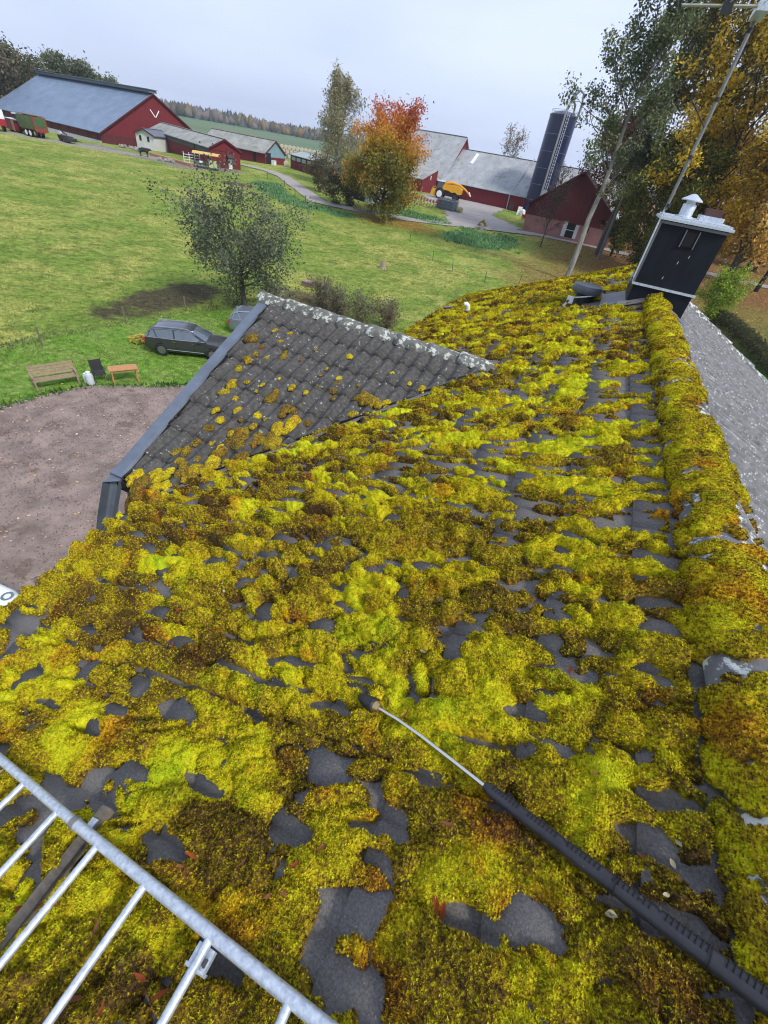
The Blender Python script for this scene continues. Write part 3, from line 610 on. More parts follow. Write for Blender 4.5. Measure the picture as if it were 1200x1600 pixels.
# fold the mat down over the eave
drop = sm((UU-(UEF(VV)-.06))/.09)*.08
P = np.array([RX, 0, RZ])+DL*UU[..., None]+np.array([0, 1, 0])*VV[..., None]+NL*(HT-drop)[..., None]
gu = np.gradient(HT, axis=1)/np.gradient(us)[None, :]; gv = np.gradient(HT, axis=0)/np.gradient(vs)[:, None]
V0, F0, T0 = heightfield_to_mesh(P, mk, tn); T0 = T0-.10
dist = np.linalg.norm(P-CAM, axis=2)
def scatter_tufts(P, gu, gv, tn, mk, dist, us, vs, du_, dv_, nn, n, seed, smin=.0036, sk=.0013, area=None):
    r = np.random.default_rng(seed); w_ = mk*np.gradient(us)[None, :]*np.gradient(vs)[:, None]/dist**1.8; w_ = (w_/w_.sum()).ravel()
    i = r.choice(w_.size, n, p=w_); c = P.reshape(-1, 3)[i]
    gu = np.clip(gu.ravel()[i], -1.5, 1.5); gv = np.clip(gv.ravel()[i], -1.5, 1.5); nr = nn-du_*gu[:, None]-dv_*gv[:, None]; nr = nr+r.normal(0, .18, nr.shape); nr /= np.linalg.norm(nr, axis=1)[:, None]
    s = smin+sk*dist.ravel()[i]; c = c+du_*(r.random((n, 1))-.5)*.006+dv_*(r.random((n, 1))-.5)*.006-nr*.001
    return tufts(c, nr, s, tn.ravel()[i], seed+1)
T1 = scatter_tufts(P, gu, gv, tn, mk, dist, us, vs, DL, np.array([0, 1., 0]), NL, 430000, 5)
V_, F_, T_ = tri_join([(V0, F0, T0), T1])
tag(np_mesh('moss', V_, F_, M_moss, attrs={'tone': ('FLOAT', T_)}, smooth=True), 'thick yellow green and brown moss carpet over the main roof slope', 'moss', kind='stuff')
def surf(u, v):
    j = min(max(np.searchsorted(us, u), 0), len(us)-1); i = min(max(np.searchsorted(vs, v), 0), len(vs)-1); return P[i, j], max(HT[i, j], base[i, j])
PM, HM, USM, VSM = P, HT, us, vs

# moss on the ridge tiles: angle a from the left side (0) over the top (pi/2)
def roll_moss(name, P0, P1, r0, amin, amax, keep, tonef, dl, seed, label, ntuft, dmin=.0045, dk=.0014, side=1):
    P0 = np.array(P0, float); P1 = np.array(P1, float); Ln = np.linalg.norm(P1-P0); t = (P1-P0)/Ln
    s_ = np.cross(t, [0, 0, 1.]); s_ /= np.linalg.norm(s_); up = np.cross(s_, t)
    vs = [0.]
    while vs[-1] < Ln: vs.append(vs[-1]+dmin+dk*max(0, np.linalg.norm(P0+t*vs[-1]-CAM)-1.5))
    vs = np.array(vs); us = np.arange(amin*r0, amax*r0, .0066)
    h, tn, mk = moss_field(us, vs, keep, tonef, dens=(14, 190, 260), rs=((.06, .10), (.035, .06), (.014, .034)), Hs=(.040, .036, .026), el=(.9, 1.3), seed=seed)
    UU, VV = np.meshgrid(us, vs); a = UU/r0
    nr = -side*s_*np.cos(a)[..., None]+up*np.sin(a)[..., None]*.85
    P = P0+t*VV[..., None]+nr*(r0+.016+.8*np.where(mk, h, -.04))[..., None]
    V0, F0, T0 = heightfield_to_mesh(P, mk, tn); dist = np.linalg.norm(P-CAM, axis=2)
    r = np.random.default_rng(seed); w_ = (mk*np.gradient(vs)[:, None]/dist**1.6).ravel(); w_ /= w_.sum(); i = r.choice(w_.size, ntuft, p=w_)
    nn = nr.reshape(-1, 3)[i]+r.normal(0, .3, (ntuft, 3)); nn /= np.linalg.norm(nn, axis=1)[:, None]
    T1 = tufts(P.reshape(-1, 3)[i], nn, .0036+.0013*dist.ravel()[i], tn.ravel()[i], seed+1)
    V_, F_, T_ = tri_join([(V0, F0, T0), T1])
    return tag(np_mesh(name, V_, F_, M_moss, attrs={'tone': ('FLOAT', T_)}, smooth=True), label, 'moss', kind='stuff')
def keep_ridge(u, v):
    y = YN+.3+v; a = u/CAPR; lim = np.where(y < 1.05, 2.9, 1.95+.35*np.sin(y*5.1))
    p = np.where(a < lim, .97, .08); p = p*np.where(np.abs(y-1.24) < .05, .15, 1)*np.where(y > 7.6, .3, 1); return p
def tone_ridge(u, v): return .56+(fbm(u*9, v*6, 81, 3)-.5)*.65-.03*(v < 2.3)+.06*(v > 4)
# amin reaches down the left side so the gap beside the ridge stays narrow
roll_moss('moss', (RX, YN+.3, RZ-.02), (RX, 7.95, RZ-.02), CAPR, .0, 3.0, keep_ridge, tone_ridge, 0, 201, 'moss strip growing along the ridge tiles up to the chimney', 60000)
eL = RX+DL[0]*UE
roll_moss('moss', (RX-.15, YF, RZ-.02-.15*TL), (eL+.35, YF, RZ-.02-(RX-eL-.35)*TL), .10, -.3, 3.2, lambda u, v: .95+0*u, lambda u, v: .5+(fbm(u*5, v*3, 91, 3)-.5)*.5, 0, 211, 'moss roll along the far verge of the roof', 9000, side=1)

# cushions on the projecting gable
def cushion(seed, a, b_, h_, tone):
    r = np.random.default_rng(seed); n, m_ = 26, 9; V = [(0, 0, h_)]; ph = r.uniform(0, 6.28, 5); am = r.normal(0, .09, 5)
    for i in range(1, m_+1):
        q = i/m_
        for k in range(n):
            t = 2*math.pi*k/n; w_ = 1+sum(am[j]*math.cos((j+1)*t+ph[j]) for j in range(5))
            V.append((a*w_*math.sin(q*1.72)*math.cos(t), b_*w_*math.sin(q*1.72)*math.sin(t), h_*math.cos(q*1.72)*(1+r.normal(0, .05))))
    F = [[0, 1+k, 1+(k+1) % n] for k in range(n)]
    for i in range(m_-1):
        for k in range(n): F += [[1+i*n+k, 1+(i+1)*n+k, 1+(i+1)*n+(k+1) % n], [1+i*n+k, 1+(i+1)*n+(k+1) % n, 1+i*n+(k+1) % n]]
    V = np.array(V, np.float32); F = np.array(F); nt_ = 420; idx = r.integers(0, len(V), nt_); Nn = V[idx]/np.array([a*a, b_*b_, h_*h_]); Nn = Nn+r.normal(0, .3, Nn.shape)*np.linalg.norm(Nn, axis=1)[:, None]*.5; Nn /= np.linalg.norm(Nn, axis=1)[:, None]+1e-9
    c = V[idx]*r.uniform(.93, 1.02, (nt_, 1)); T = np.full(len(V), tone)+r.normal(0, .05, len(V))
    return tri_join([(V, F, T), tufts(c, Nn, np.full(nt_, .0115), np.full(nt_, tone), seed+1)])
def gable_at(u, v, off=.06):
    d = ray(u, v); c = NG@np.array([0, GY, GZ+.035])+off; k = (c-NG@CAM)/(NG@d); return CAM+d*k
protoc = []
for i in range(9):
    V, F, T = cushion(300+i, 1., 1., .75, .16+.055*i)
    protoc.append((V, F, T))
CUSH = [(392, 529, 1.5), (408, 541, .6), (399, 551, .8), (386, 562, 1.), (372, 575, .9), (362, 600, 1.1), (350, 612, .9), (336, 640, .8), (344, 655, .9), (325, 668, 1.), (305, 690, .8), (290, 703, 1.), (285, 725, .9), (275, 705, .8), (318, 735, 1.5), (330, 728, 1.2), (322, 748, 1.3), (345, 700, 1.), (372, 695, 1.3), (378, 712, 1.2), (398, 690, .9), (408, 688, .9), (418, 692, .9), (430, 688, .9), (448, 672, 1.), (458, 658, 1.5), (454, 664, 1.2), (480, 660, .8), (424, 620, 1.2), (432, 610, .7), (442, 556, .8), (438, 533, .7), (415, 558, .6), (372, 640, .9), (367, 622, .7), (402, 648, .9), (440, 648, .7), (446, 637, 1.1), (458, 640, .8), (415, 655, .6), (395, 665, .7), (455, 605, .8), (478, 612, .6), (498, 600, .5), (530, 590, .7), (520, 610, .8), (526, 598, .7), (568, 620, 1.5), (578, 626, 1.4), (590, 632, 1.), (550, 646, .9), (603, 630, 1.1), (612, 582, .5), (546, 556, .8), (588, 582, .6), (470, 560, .4), (447, 548, .4), (493, 545, .4), (510, 575, .4), (452, 520, .6), (430, 515, .6), (250, 745, 1.2), (265, 735, .8), (240, 760, 1.), (225, 770, 1.1), (275, 762, .8), (300, 742, .9), (308, 716, .6), (352, 720, .6), (332, 690, .6), (659, 607, .9), (640, 598, .5), (520, 622, .5), (488, 640, .5), (470, 632, .5), (430, 700, .7), (506, 648, .4), (385, 596, .6), (410, 600, .5), (400, 610, .4), (436, 590, .4), (375, 655, .5), (357, 668, .5), (560, 600, .4), (500, 585, .4)]
rz_ = np.random.default_rng(12)
for _ in range(26):
    t_ = rz_.random(); CUSH.append((215+t_*230+rz_.normal(0, 14), 775-t_*100+rz_.normal(0, 14)-12, float(rz_.uniform(.6, 1.5))))
mesh_cache = {}
gm = np.eye(3); gm[:, 0] = [1, 0, 0]; gm[:, 1] = DG; gm[:, 2] = NG
rr = np.random.default_rng(9)
for i, (px, py, s) in enumerate(CUSH):
    pr_ = i % 9; p = gable_at(px, py)
    if pr_ not in mesh_cache:
        V, F, T = protoc[pr_]; V = V*.05
        o = np_mesh('moss_cushion', V, F, M_moss, attrs={'tone': ('FLOAT', T)}, smooth=True); mesh_cache[pr_] = o
    else: o = mesh_cache[pr_].copy(); col.objects.link(o)
    a = rr.uniform(-.5, .5); Rm = Matrix(gm.tolist()).to_4x4()@Matrix.Rotation(a, 4, 'Z'); sx, sy, sz = s*rr.uniform(.8, 1.1), s*rr.uniform(1.1, 1.6), s*rr.uniform(.9, 1.2)
    o.matrix_world = Matrix.Translation(Vector(p-NG*.012))@Rm@Matrix.Diagonal((sx, sy, sz*.9, 1)).to_4x4()
    tag(o, 'moss cushion '+('large' if s >= 1.2 else 'middling' if s >= .85 else 'small' if s > .55 else 'tiny')+' and '+('brownish' if pr_ < 3 else 'olive' if pr_ < 6 else 'yellowish')+', '+('by the zinc flashing' if px < 380 and py < 700 else 'low down by the mossy valley' if py > 640 else 'high up below the gable ridge' if py < 590 else 'in the middle rows')+' of the gable tiles', 'moss cushion', 'moss cushions on the gable tiles')
# thick moss at the foot of the gable
k = 0
GL = ['foremost', 'uppermost', 'lowest and rearmost', 'right hand', 'middle']
for (px, py, s, dz) in [(205, 790, 1.0, 0), (215, 775, 1.2, 0), (228, 800, 1.3, 0), (243, 790, 1.4, 0), (215, 805, 1.2, 0)]:
    o = mesh_cache[k % 9].copy(); col.objects.link(o); k += 1
    d = ray(px, py); kk = (1.98-0)/d[1]; p = CAM+d*kk
    o.matrix_world = Matrix.Translation(Vector(p))@Matrix.Rotation(1.1, 4, 'X')@Matrix.Diagonal((s*1.1, s*2.3, s*1.3, 1)).to_4x4()
    tag(o, GL[k-1]+' of the long hanging moss cushions on the steep foot of the gable', 'moss cushion', 'moss cushions at the gable foot')

# ------------------------------------------------------------------ things on the roof
def add_leaf_obj(p, n, s, tint, kind, seed):
    r = np.random.default_rng(seed); m_ = 7; V = []
    Lf = s; wd = s*(.13 if kind == 'thin' else .3); cu = r.uniform(.15, .5)*(-1 if r.random() < .3 else 1)
    for i in range(m_):
        t = i/(m_-1); ww = wd*math.sin(math.pi*min(max(t, .04), .97))**.8; z = cu*s*(t-.5)**2*2+.004
        tw_ = (t-.5)*r.uniform(.3, 1.2)*.5
        for q in (-1, 0, 1): V.append(((t-.5)*Lf, q*ww*math.cos(tw_), z+abs(q)*ww*.45+q*ww*math.sin(tw_)))
    F = np.array([[i*3+q, (i+1)*3+q, (i+1)*3+q+1, i*3+q+1] for i in range(m_-1) for q in range(2)])
    T = np.tile(np.array([*tint, 1]), (len(V), 1)); o = np_mesh('fallen_leaf', V, F, M_leaf, attrs={'tint': ('FLOAT_COLOR', T)}, smooth=True)
    q = Vector(n).to_track_quat('Z', 'Y').to_matrix().to_4x4(); o.matrix_world = Matrix.Translation(Vector(p))@q@Matrix.Rotation(r.uniform(0, 6.28), 4, 'Z'); return o
LV = [(505, 1322, .05, 0), (465, 1350, .055, 1), (440, 1392, .05, 0), (420, 1398, .04, 0), (692, 1418, .07, 1), (683, 1412, .06, 1), (820, 1168, .05, 0), (632, 1120, .045, 0), (608, 1100, .05, 0), (652, 1133, .035, 1), (890, 1045, .05, 0), (895, 1050, .03, 1), (700, 1290, .05, 0), (302, 1335, .05, 1), (290, 1360, .06, 0), (152, 1455, .07, 0), (222, 1530, .05, 1), (250, 1555, .05, 1), (70, 1360, .05, 0), (90, 1415, .05, 1), (60, 1420, .05, 0), (110, 1390, .06, 1), (500, 940, .04, 0), (345, 915, .05, 2), (350, 925, .035, 2), (400, 855, .05, 1), (430, 915, .04, 1), (660, 1020, .04, 2), (665, 1028, .035, 0), (1075, 950, .04, 1), (930, 1210, .04, 0), (955, 1430, .04, 2), (1040, 1400, .025, 2), (1050, 1350, .03, 2), (600, 1180, .025, 2), (485, 1165, .03, 0), (575, 1085, .04, 1), (905, 800, .05, 1), (960, 760, .05, 0), (1100, 730, .05, 0), (610, 660, .06, 1), (550, 700, .06, 0), (270, 1010, .05, 1), (180, 1075, .05, 0), (340, 985, .045, 1), (280, 955, .06, 1), (540, 1000, .04, 0), (1005, 1340, .03, 0), (1060, 1320, .03, 2), (740, 1290, .03, 0), (120, 1560, .05, 0), (160, 1580, .04, 1), (380, 1350, .04, 0), (30, 1420, .05, 1), (0, 1210, .05, 2)]
TN = [(.30, .12, .06), (.36, .085, .03), (.55, .5, .32)]; NM = ['dry brown leaf curled on the roof moss', 'rust red leaf curled on the roof moss', 'pale cream leaf lying on the roof moss']
for i, (px, py, s, kd) in enumerate(LV):
    p = roof_at(px, py, .05); u, v = roof_uv(p); p2, hh = surf(float(u), float(v)); p3 = roof_at(px, py, float(hh)+.004)
    tag(add_leaf_obj(p3, NL+np.random.default_rng(i).normal(0, .25, 3), s*(.9 if kd != 2 else .7), TN[kd], 'thin' if kd < 2 else 'w', i), NM[kd]+' '+((('between the upper rungs' if py < 1400 else 'between the middle rungs' if py < 1500 else 'between the lower rungs')+' of the ladder') if px < 260 and py > 1180 else 'left of the black lance grip' if px < 760 and py > 1250 else 'close beside the lance' if px > 570 and py > 1070 else 'below the ridge tiles' if px > 860 else 'in the far half of the roof' if py < 720 else 'towards the eave' if px < 460 else 'in the middle of the slope'), 'leaf', 'fallen leaves on the roof moss')

# roof ladder
LAD = empty('roof_ladder', (-.5, 0, 9.3), label='galvanised steel roof ladder lying on the moss at the lower left', cat='ladder')
OFF = .125
ra = roof_at(0, 1180, OFF); rb = roof_at(510, 1600, OFF); dr = (rb-ra)/np.linalg.norm(rb-ra); ra = ra-dr*1.2; rb = rb+dr*.5
b = MB(); mid = roof_at(122, 1290, OFF); b.tube([ra, mid-dr*.01], .0145, 12); b.tube([mid-dr*.02, rb], .0158, 12); b.build('side_rail', M_galv, LAD, True)
b = MB(); b.tube([ra+[0, -.40, 0], rb+[0, -.40, 0]], .0165, 12); b.build('side_rail', M_galv, LAD, True)
b = MB(); b.tube([mid-dr*.028, mid-dr*.005], .019, 12); b.build('collar', mat('weathered_steel', (.3, .29, .28), .6, metal=.5), LAD, True)
for px in [(40, 1222), (90, 1268), (155, 1318), (225, 1385), (320, 1480), (450, 1570)]:
    p = roof_at(*px, OFF); t = ((p-ra)@dr); p = ra+dr*t; b = MB(); b.tube([p+[0, -.006, 0], p+[-.004, -.4, 0]], .0115, 10); b.build('rung', M_galv, LAD, True)
for k in range(1, 5):
    p = ra+dr*(((roof_at(40, 1222, OFF)-ra)@dr)-.2285*k); b = MB(); b.tube([p, p+[0, -.4, 0]], .0115, 10); b.build('rung', M_galv, LAD, True)
p = roof_at(322, 1470, OFF); b = MB(); R = np.stack([-DL, [0, 1, 0], NL], 1); b.box(p+[.01, -.028, -.018], (.055, .045, .012), R); b.box(p+[.01, -.050, -.035], (.05, .008, .05), R); b.build('bracket', M_galv, LAD)
b = MB(); b.tube([p+[.025, -.032, -.014], p+[.025, -.032, -.004]], .009, 8); b.build('bolt', M_iron, LAD)
# wooden batten below
p0 = roof_at(166, 1268, .075); p1 = roof_at(0, 1482, .075); d = (p1-p0)/np.linalg.norm(p1-p0); b = MB(); R = np.stack([d, np.cross(NL, d), NL], 1)
b.box((p0+p1)/2+d*.05, (np.linalg.norm(p1-p0)+.12, .042, .028), R); o = b.build('wooden_batten', M_wood); tag(o, 'weathered wooden batten lying on the tiles under the roof ladder', 'batten')
b = MB(); b.box(p0+d*.055+NL*.018, (.05, .028, .005), R); b.build('metal_strap', M_galv, o)

# pressure washer lance
def lp(px, py, o=.112): return roof_at(px, py, o)
LN = empty('pressure_washer_lance', tuple(lp(760, 1230)), label='black and steel pressure washer lance lying across the moss', cat='lance')
t0, t1, t2, t3 = lp(592, 1107, .085), lp(622, 1125, .095), lp(660, 1152, .105), lp(762, 1232)
b = MB(); P_ = [t0, t0*.4+t1*.6, t1, t2, t2*.5+t3*.5+[0, 0, .001], t3+(t3-t2)*.15]; b.tube(P_, .0066, 10); b.build('steel_tube', M_steel, LN, True)
n0 = lp(562, 1088, .078); n1 = lp(586, 1103, .083); dn = (n1-n0)/np.linalg.norm(n1-n0)
b = MB(); b.tube([n0-dn*.002, n0+dn*.004, n0+dn*.02, n0+dn*.05, n1, n1+dn*.003], [.009, .014, .019, .026, .0275, .023], 16); noz = b.build('nozzle', M_black, LN, True)
b = MB()
for k in range(10):
    q = 2*math.pi*k/10; s1 = np.cross(dn, [0, 0, 1.]); s1 /= np.linalg.norm(s1); s2 = np.cross(dn, s1); o_ = s1*math.cos(q)+s2*math.sin(q); b.tube([n0+dn*.022+o_*.019, n1-dn*.004+o_*.0275], .002, 5)
b.build('grip_rib', M_black, noz)
b = MB(); b.tube([n1+dn*.001, n1+dn*.008, n1+dn*.016, n1+dn*.024], [.0215, .021, .018, .016], 14); b.build('brass_fitting', M_brass, LN, True)
g0 = lp(757, 1228); pts_ = [g0, lp(1200, 1567)]; pts_.append(pts_[-1]+(pts_[-1]-pts_[-2])*1.0)
def arc_pts(P, m_):
    P = np.array(P); s = np.r_[0, np.cumsum(np.linalg.norm(np.diff(P, axis=0), axis=1))]; q = np.linspace(0, s[-1], m_); return np.stack([np.interp(q, s, P[:, k]) for k in range(3)], 1), q
G, gs = arc_pts(pts_, 60)
b = MB(); b.tube(G, [.0175+.0065*min(1, k/40) if k else .012 for k in range(60)], 20); shroud = b.build('shroud', M_black, LN, True)
# slots let into the shroud, in groups, on its upper left side
b = MB(); s_ = .03; grp = 0; tot = gs[-1]
side = np.cross(G[-1]-G[0], NL); side /= np.linalg.norm(side)
b2 = MB()
while s_ < tot-.05:
    c = np.array([np.interp(s_, gs, G[:, k]) for k in range(3)]); t_ = (G[-1]-G[0]); t_ /= np.linalg.norm(t_); rr_ = .0175+.0065*min(1, s_/tot*60/40)
    nn = NL*.9-side*.45; nn /= np.linalg.norm(nn); e_ = np.cross(nn, t_)
    arcp = [c+(nn*math.cos(q)+e_*math.sin(q))*(rr_+.0004)+t_*(.0025*math.sin(q*1.5)) for q in np.linspace(-.55, .55, 7)]; b.tube(arcp, .0021, 6)
    s_ += .0108; grp += 1
    if grp % 8 == 0: s_ += .022
b.build('vent_slot', M_dark, shroud)
for px in [(965, 1377), (1112, 1483)]:
    c = G[0]+(G[-1]-G[0])*(((lp(*px)-G[0])@(G[-1]-G[0]))/((G[-1]-G[0])@(G[-1]-G[0]))); t_ = (G[-1]-G[0]); t_ /= np.linalg.norm(t_); b2.tube([c-t_*.001, c+t_*.001], .0236, 20)
b2.build('seam', M_dark, shroud)
b = MB()
for px in [(885, 1318), (1000, 1408), (1030, 1425)]:
    c = lp(*px); b.tube([c+NL*.0195, c+NL*.0240], .0035, 8)
b.build('screw', M_iron, shroud)

# aerial on the chimney
AN = empty('tv_aerial', (.56, 8.02, 10.2), label='tall aluminium television aerial mast strapped to the black chimney', cat='aerial')
b = MB(); b.tube([(.56, 7.97, 10.05), (.555, 7.97, 10.9)], .012, 8); b.build('mast', M_galv, AN, True)
b = MB(); b.tube([(.565, 7.95, 10.88), (.575, 7.95, 11.6), (.58, 7.95, 12.72)], .021, 10); b.build('mast', mat('dull_aluminium', (.25, .26, .27), .5, metal=.5), AN, True)
for z in (11.42, 11.95, 12.5, 10.92):
    b = MB(); b.lathe([(.027, -.02), (.027, .02)], (.575, 7.95, z), 10); b.build('clamp', M_iron, AN, True)
b = MB(); b.tube([(-.19, 7.76, 12.6), (1.6, 7.35, 12.6)], .013, 8); b.build('boom', mat('yellowed_aluminium', (.5, .5, .38), .5, metal=.4), AN, True)
b = MB(); b.box((.58, 7.75, 12.6), (.12, .42, .07)); b.build('boom_bracket', M_galv, AN)
b = MB(); b.box((.25, 7.68, 12.585), (.1, .1, .09)); b.build('dipole_box', M_black, AN)
for x in (-.1, .25, .55, .95, 1.3):
    b = MB(); y = 7.76-(x+.19)*.229; b.tube([(x+.06, y-.25, 12.62), (x-.06, y+.25, 12.62)], .005, 6); b.build('element', M_galv, AN)
b = MB(); b.tube([(.25, 7.68, 12.6), (.26, 7.7, 12.1), (.3, 7.75, 11.9), (.57, 7.93, 11.7)], .006, 6); b.build('cable', M_black, AN)

#__PART2__
# ------------------------------------------------------------------ farm buildings
def gable_building(name, A, ang, Lb, W, ze, rise, z0, mwall, mroof, label, cat='barn', over=.35, th=.12, flip=False, bargem=None, lowmat=None, lowh=0, gmat=None):
    """A = (x, y) of the near eave corner, ang = direction of the ridge, the building lies to the left of it (right if flip); ze = eave height"""
    u = np.array([math.cos(ang), math.sin(ang), 0]); g = np.array([-u[1], u[0], 0])*(-1 if flip else 1); A3 = np.array([A[0], A[1], 0.]); z = np.array([0, 0, 1.])
    root = empty(name, tuple(A3+u*Lb/2+g*W/2+z*z0), label=label, cat=cat)
    def pt(s, t, h): return A3+u*s+g*t+z*h
    b = MB(); b.add([pt(0, 0, z0-.5), pt(Lb, 0, z0-.5), pt(Lb, 0, ze), pt(0, 0, ze)], [(0, 1, 2, 3)]); b.build('wall', mwall, root); b = MB(); b.add([pt(0, W, z0-.5), pt(Lb, W, z0-.5), pt(Lb, W, ze), pt(0, W, ze)], [(3, 2, 1, 0)]); b.build('wall', mwall, root)
    for s in (0, Lb): b = MB(); b.add([pt(s, 0, z0-.5), pt(s, W, z0-.5), pt(s, W, ze), pt(s, W/2, ze+rise), pt(s, 0, ze)], [(0, 1, 2, 3, 4)]); b.build('gable_wall', gmat or mwall, root)
    k = rise/(W/2); b = MB(); rt_ = np.array([0, 0, th])
    b.slab([pt(-over, -over, ze-over*k), pt(Lb+over, -over, ze-over*k), pt(Lb+over, W/2, ze+rise), pt(-over, W/2, ze+rise)], rt_)
    b.slab([pt(-over, W/2, ze+rise), pt(Lb+over, W/2, ze+rise), pt(Lb+over, W+over, ze-over*k), pt(-over, W+over, ze-over*k)], rt_+[0, 0, .003])
    # sheet joints as raised battens
    n = int(Lb/1.1)
    for i in range(n+1):
        s = -over+(Lb+2*over)*i/n
        b.slab([pt(s-.03, -over, ze-over*k+th), pt(s+.03, -over, ze-over*k+th), pt(s+.03, W/2, ze+rise+th), pt(s-.03, W/2, ze+rise+th)], (0, 0, .03))
    b.build('roof', mroof, root)
    b = MB(); R = np.stack([u, g, z], 1); b.box(pt(Lb/2, W/2, ze+rise+th+.03), (Lb+2*over, .5, .06), R); b.build('ridge_cap', mroof, root)
    for s in (-over-.04, Lb+over+.04):
        for a_, b_ in ((-over, W/2), (W+over, W/2)):
            b = MB(); h0 = ze-over*k; b.slab([pt(s-.03, a_, h0-.1), pt(s+.03, a_, h0-.1), pt(s+.03, b_, ze+rise-.1), pt(s-.03, b_, ze+rise-.1)], (0, 0, .28)); b.build('barge_board', bargem or M_reddark, root)
    def panel(nm, side, s0, s1, h0, h1, m, off=.05, parent=None):
        b = MB()
        if side == 'front': c = pt((s0+s1)/2, -off/2-.01, (h0+h1)/2); b.box(c, (s1-s0, off, h1-h0), R)
        elif side == 'end0': c = pt(-off/2-.01, (s0+s1)/2, (h0+h1)/2); b.box(c, (off, s1-s0, h1-h0), R)
        return b.build(nm, m, parent or root)
    return root, pt, panel, R
# great barn with the blue-grey roof
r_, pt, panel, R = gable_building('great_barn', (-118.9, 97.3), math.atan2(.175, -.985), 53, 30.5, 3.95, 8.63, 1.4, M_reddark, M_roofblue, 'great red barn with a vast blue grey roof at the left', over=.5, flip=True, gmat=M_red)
panel('white_plinth', 'front', 0.3, 42, .6, 2.25, M_whitewall, .06)
for i in range(10): panel('wall_post', 'front', 4.2*i+1.5, 4.2*i+1.65, 2.25, 3.85, M_dark, .05)
panel('gable_skirt', 'end0', .2, 30.2, .8, 3.6, M_reddark, .06)
b = MB(); b.box(pt(26.5, 15.25, 13.05), (54, 2.1, .6), R); b.build('ridge_ventilator', mat('slate_grey_metal', (.13, .15, .18), .6), r_)
b = MB(); b.box(pt(26.5, 15.25, 13.4), (54.6, 2.6, .1), R); b.build('ventilator_roof', M_roofblue, r_)
b = MB()
for q in (-1, 1): b.box(pt(-.1, 15.25+q*.65, 8.9), (.06, .22, 1.8), R@rotm('X', q*-.7))
b.box(pt(-.1, 15.25, 6.5), (.06, .8, .6), R@rotm('X', .5)); b.build('gable_sign', M_white, r_)
# white milk house
r_, pt, panel, R = gable_building('milk_house', (-106.49, 96.26), math.radians(100), 6, 4.6, 5.3, .9, 3, M_whitewall, mat('grey_roof_felt', (.14, .16, .2), .8), 'small whitewashed milk house between the great barn and the long red shed', cat='shed', flip=True)
def wall_box(name, c, d, R, m, root): b = MB(); b.box(c, d, R); return b.build(name, m, root)
for s in (1.2, 3.2):
    wall_box('window', pt(-.04, s, 4.5), (.08, .5, .9), R, M_dark, r_)
for s in (1.2, 3.2):
    wall_box('window', pt(s, -.04, 4.5), (.5, .08, .9), R, M_dark, r_)
# long red shed
r_, pt, panel, R = gable_building('long_red_shed', (-77.4, 87.4), math.atan2(.495, -.869), 43, 6.1, 5.9, 1.5, 2.9, M_red, M_rooffib, 'long low red shed with a pale fibre cement roof and small white door', cat='shed', flip=True)
panel('grey_upper_boards', 'front', .1, 42.8, 4.9, 5.85, M_greywood, .06)
for s in (9, 33.5): panel('downpipe', 'front', s, s+.12, 2.8, 5.8, M_dark, .16)
b = MB(); b.box(pt(-.05, 3.95, 3.65), (.08, .75, 1.6), R); b.build('door', M_white, r_)
b = MB(); b.box(pt(-.55, 3.95, 4.9), (1.2, 1.4, .1), R@rotm('Y', -.35)); b.build('door_canopy', mat('dark_felt', (.06, .06, .065), .9), r_)
b = MB(); b.box(pt(-.05, 2.8, 5.6), (.05, 4.0, .12), R); b.build('track_rail', M_reddark, r_)
# barn with the blue gable
r_, pt, panel, R = gable_building('blue_gabled_barn', (-88.48, 120.36), math.radians(175.4), 21.7, 8.1, 5.2, 2.6, 3, M_red, M_rooffib, 'red barn with a blue grey upper gable and dark open doorway', flip=True)
b = MB(); b.add([pt(-.05, .15, 4.4), pt(-.05, 7.95, 4.4), pt(-.05, 7.95, 5.2), pt(-.05, 4.05, 7.75), pt(-.05, .15, 5.2)], [(0, 1, 2, 3, 4)]); b.build('blue_gable_panel', M_blueply, r_)
b = MB(); b.box(pt(-.04, 1.3, 4.1), (.1, 1.7, 2.3), R); b.build('doorway', M_dark, r_)
for s in (3, 9): panel('window' if s > 3 else 'doorway', 'front', s, s+(1. if s < 5 else 1.4), 3.1 if s < 5 else 4., 4.9, M_dark, .08)
# open pole shed
r_, pt, panel, R = gable_building('open_pole_shed', (-82.3, 123.2), math.radians(-33.6), 19.5, 7.5, 5.84, .9, 3, M_dark, mat('pale_metal_roof', (.36, .42, .42), .6, var=.2, scale=.3), 'open sided red feed shed with a pale metal roof before the bales', cat='shed')
for k_ in range(7): b = MB(); b.box(pt(3.2*k_+.15, -.12, 4.4), (.2, .2, 2.9), R); b.build('post', M_reddark, r_)
panel('boarded_front', 'front', .1, 19.4, 2.6, 4.6, M_red, .2)
panel('inner_light', 'front', .2, 19.2, 4.75, 5.5, mat('pale_inner_wall', (.4, .42, .38), .9), .02)
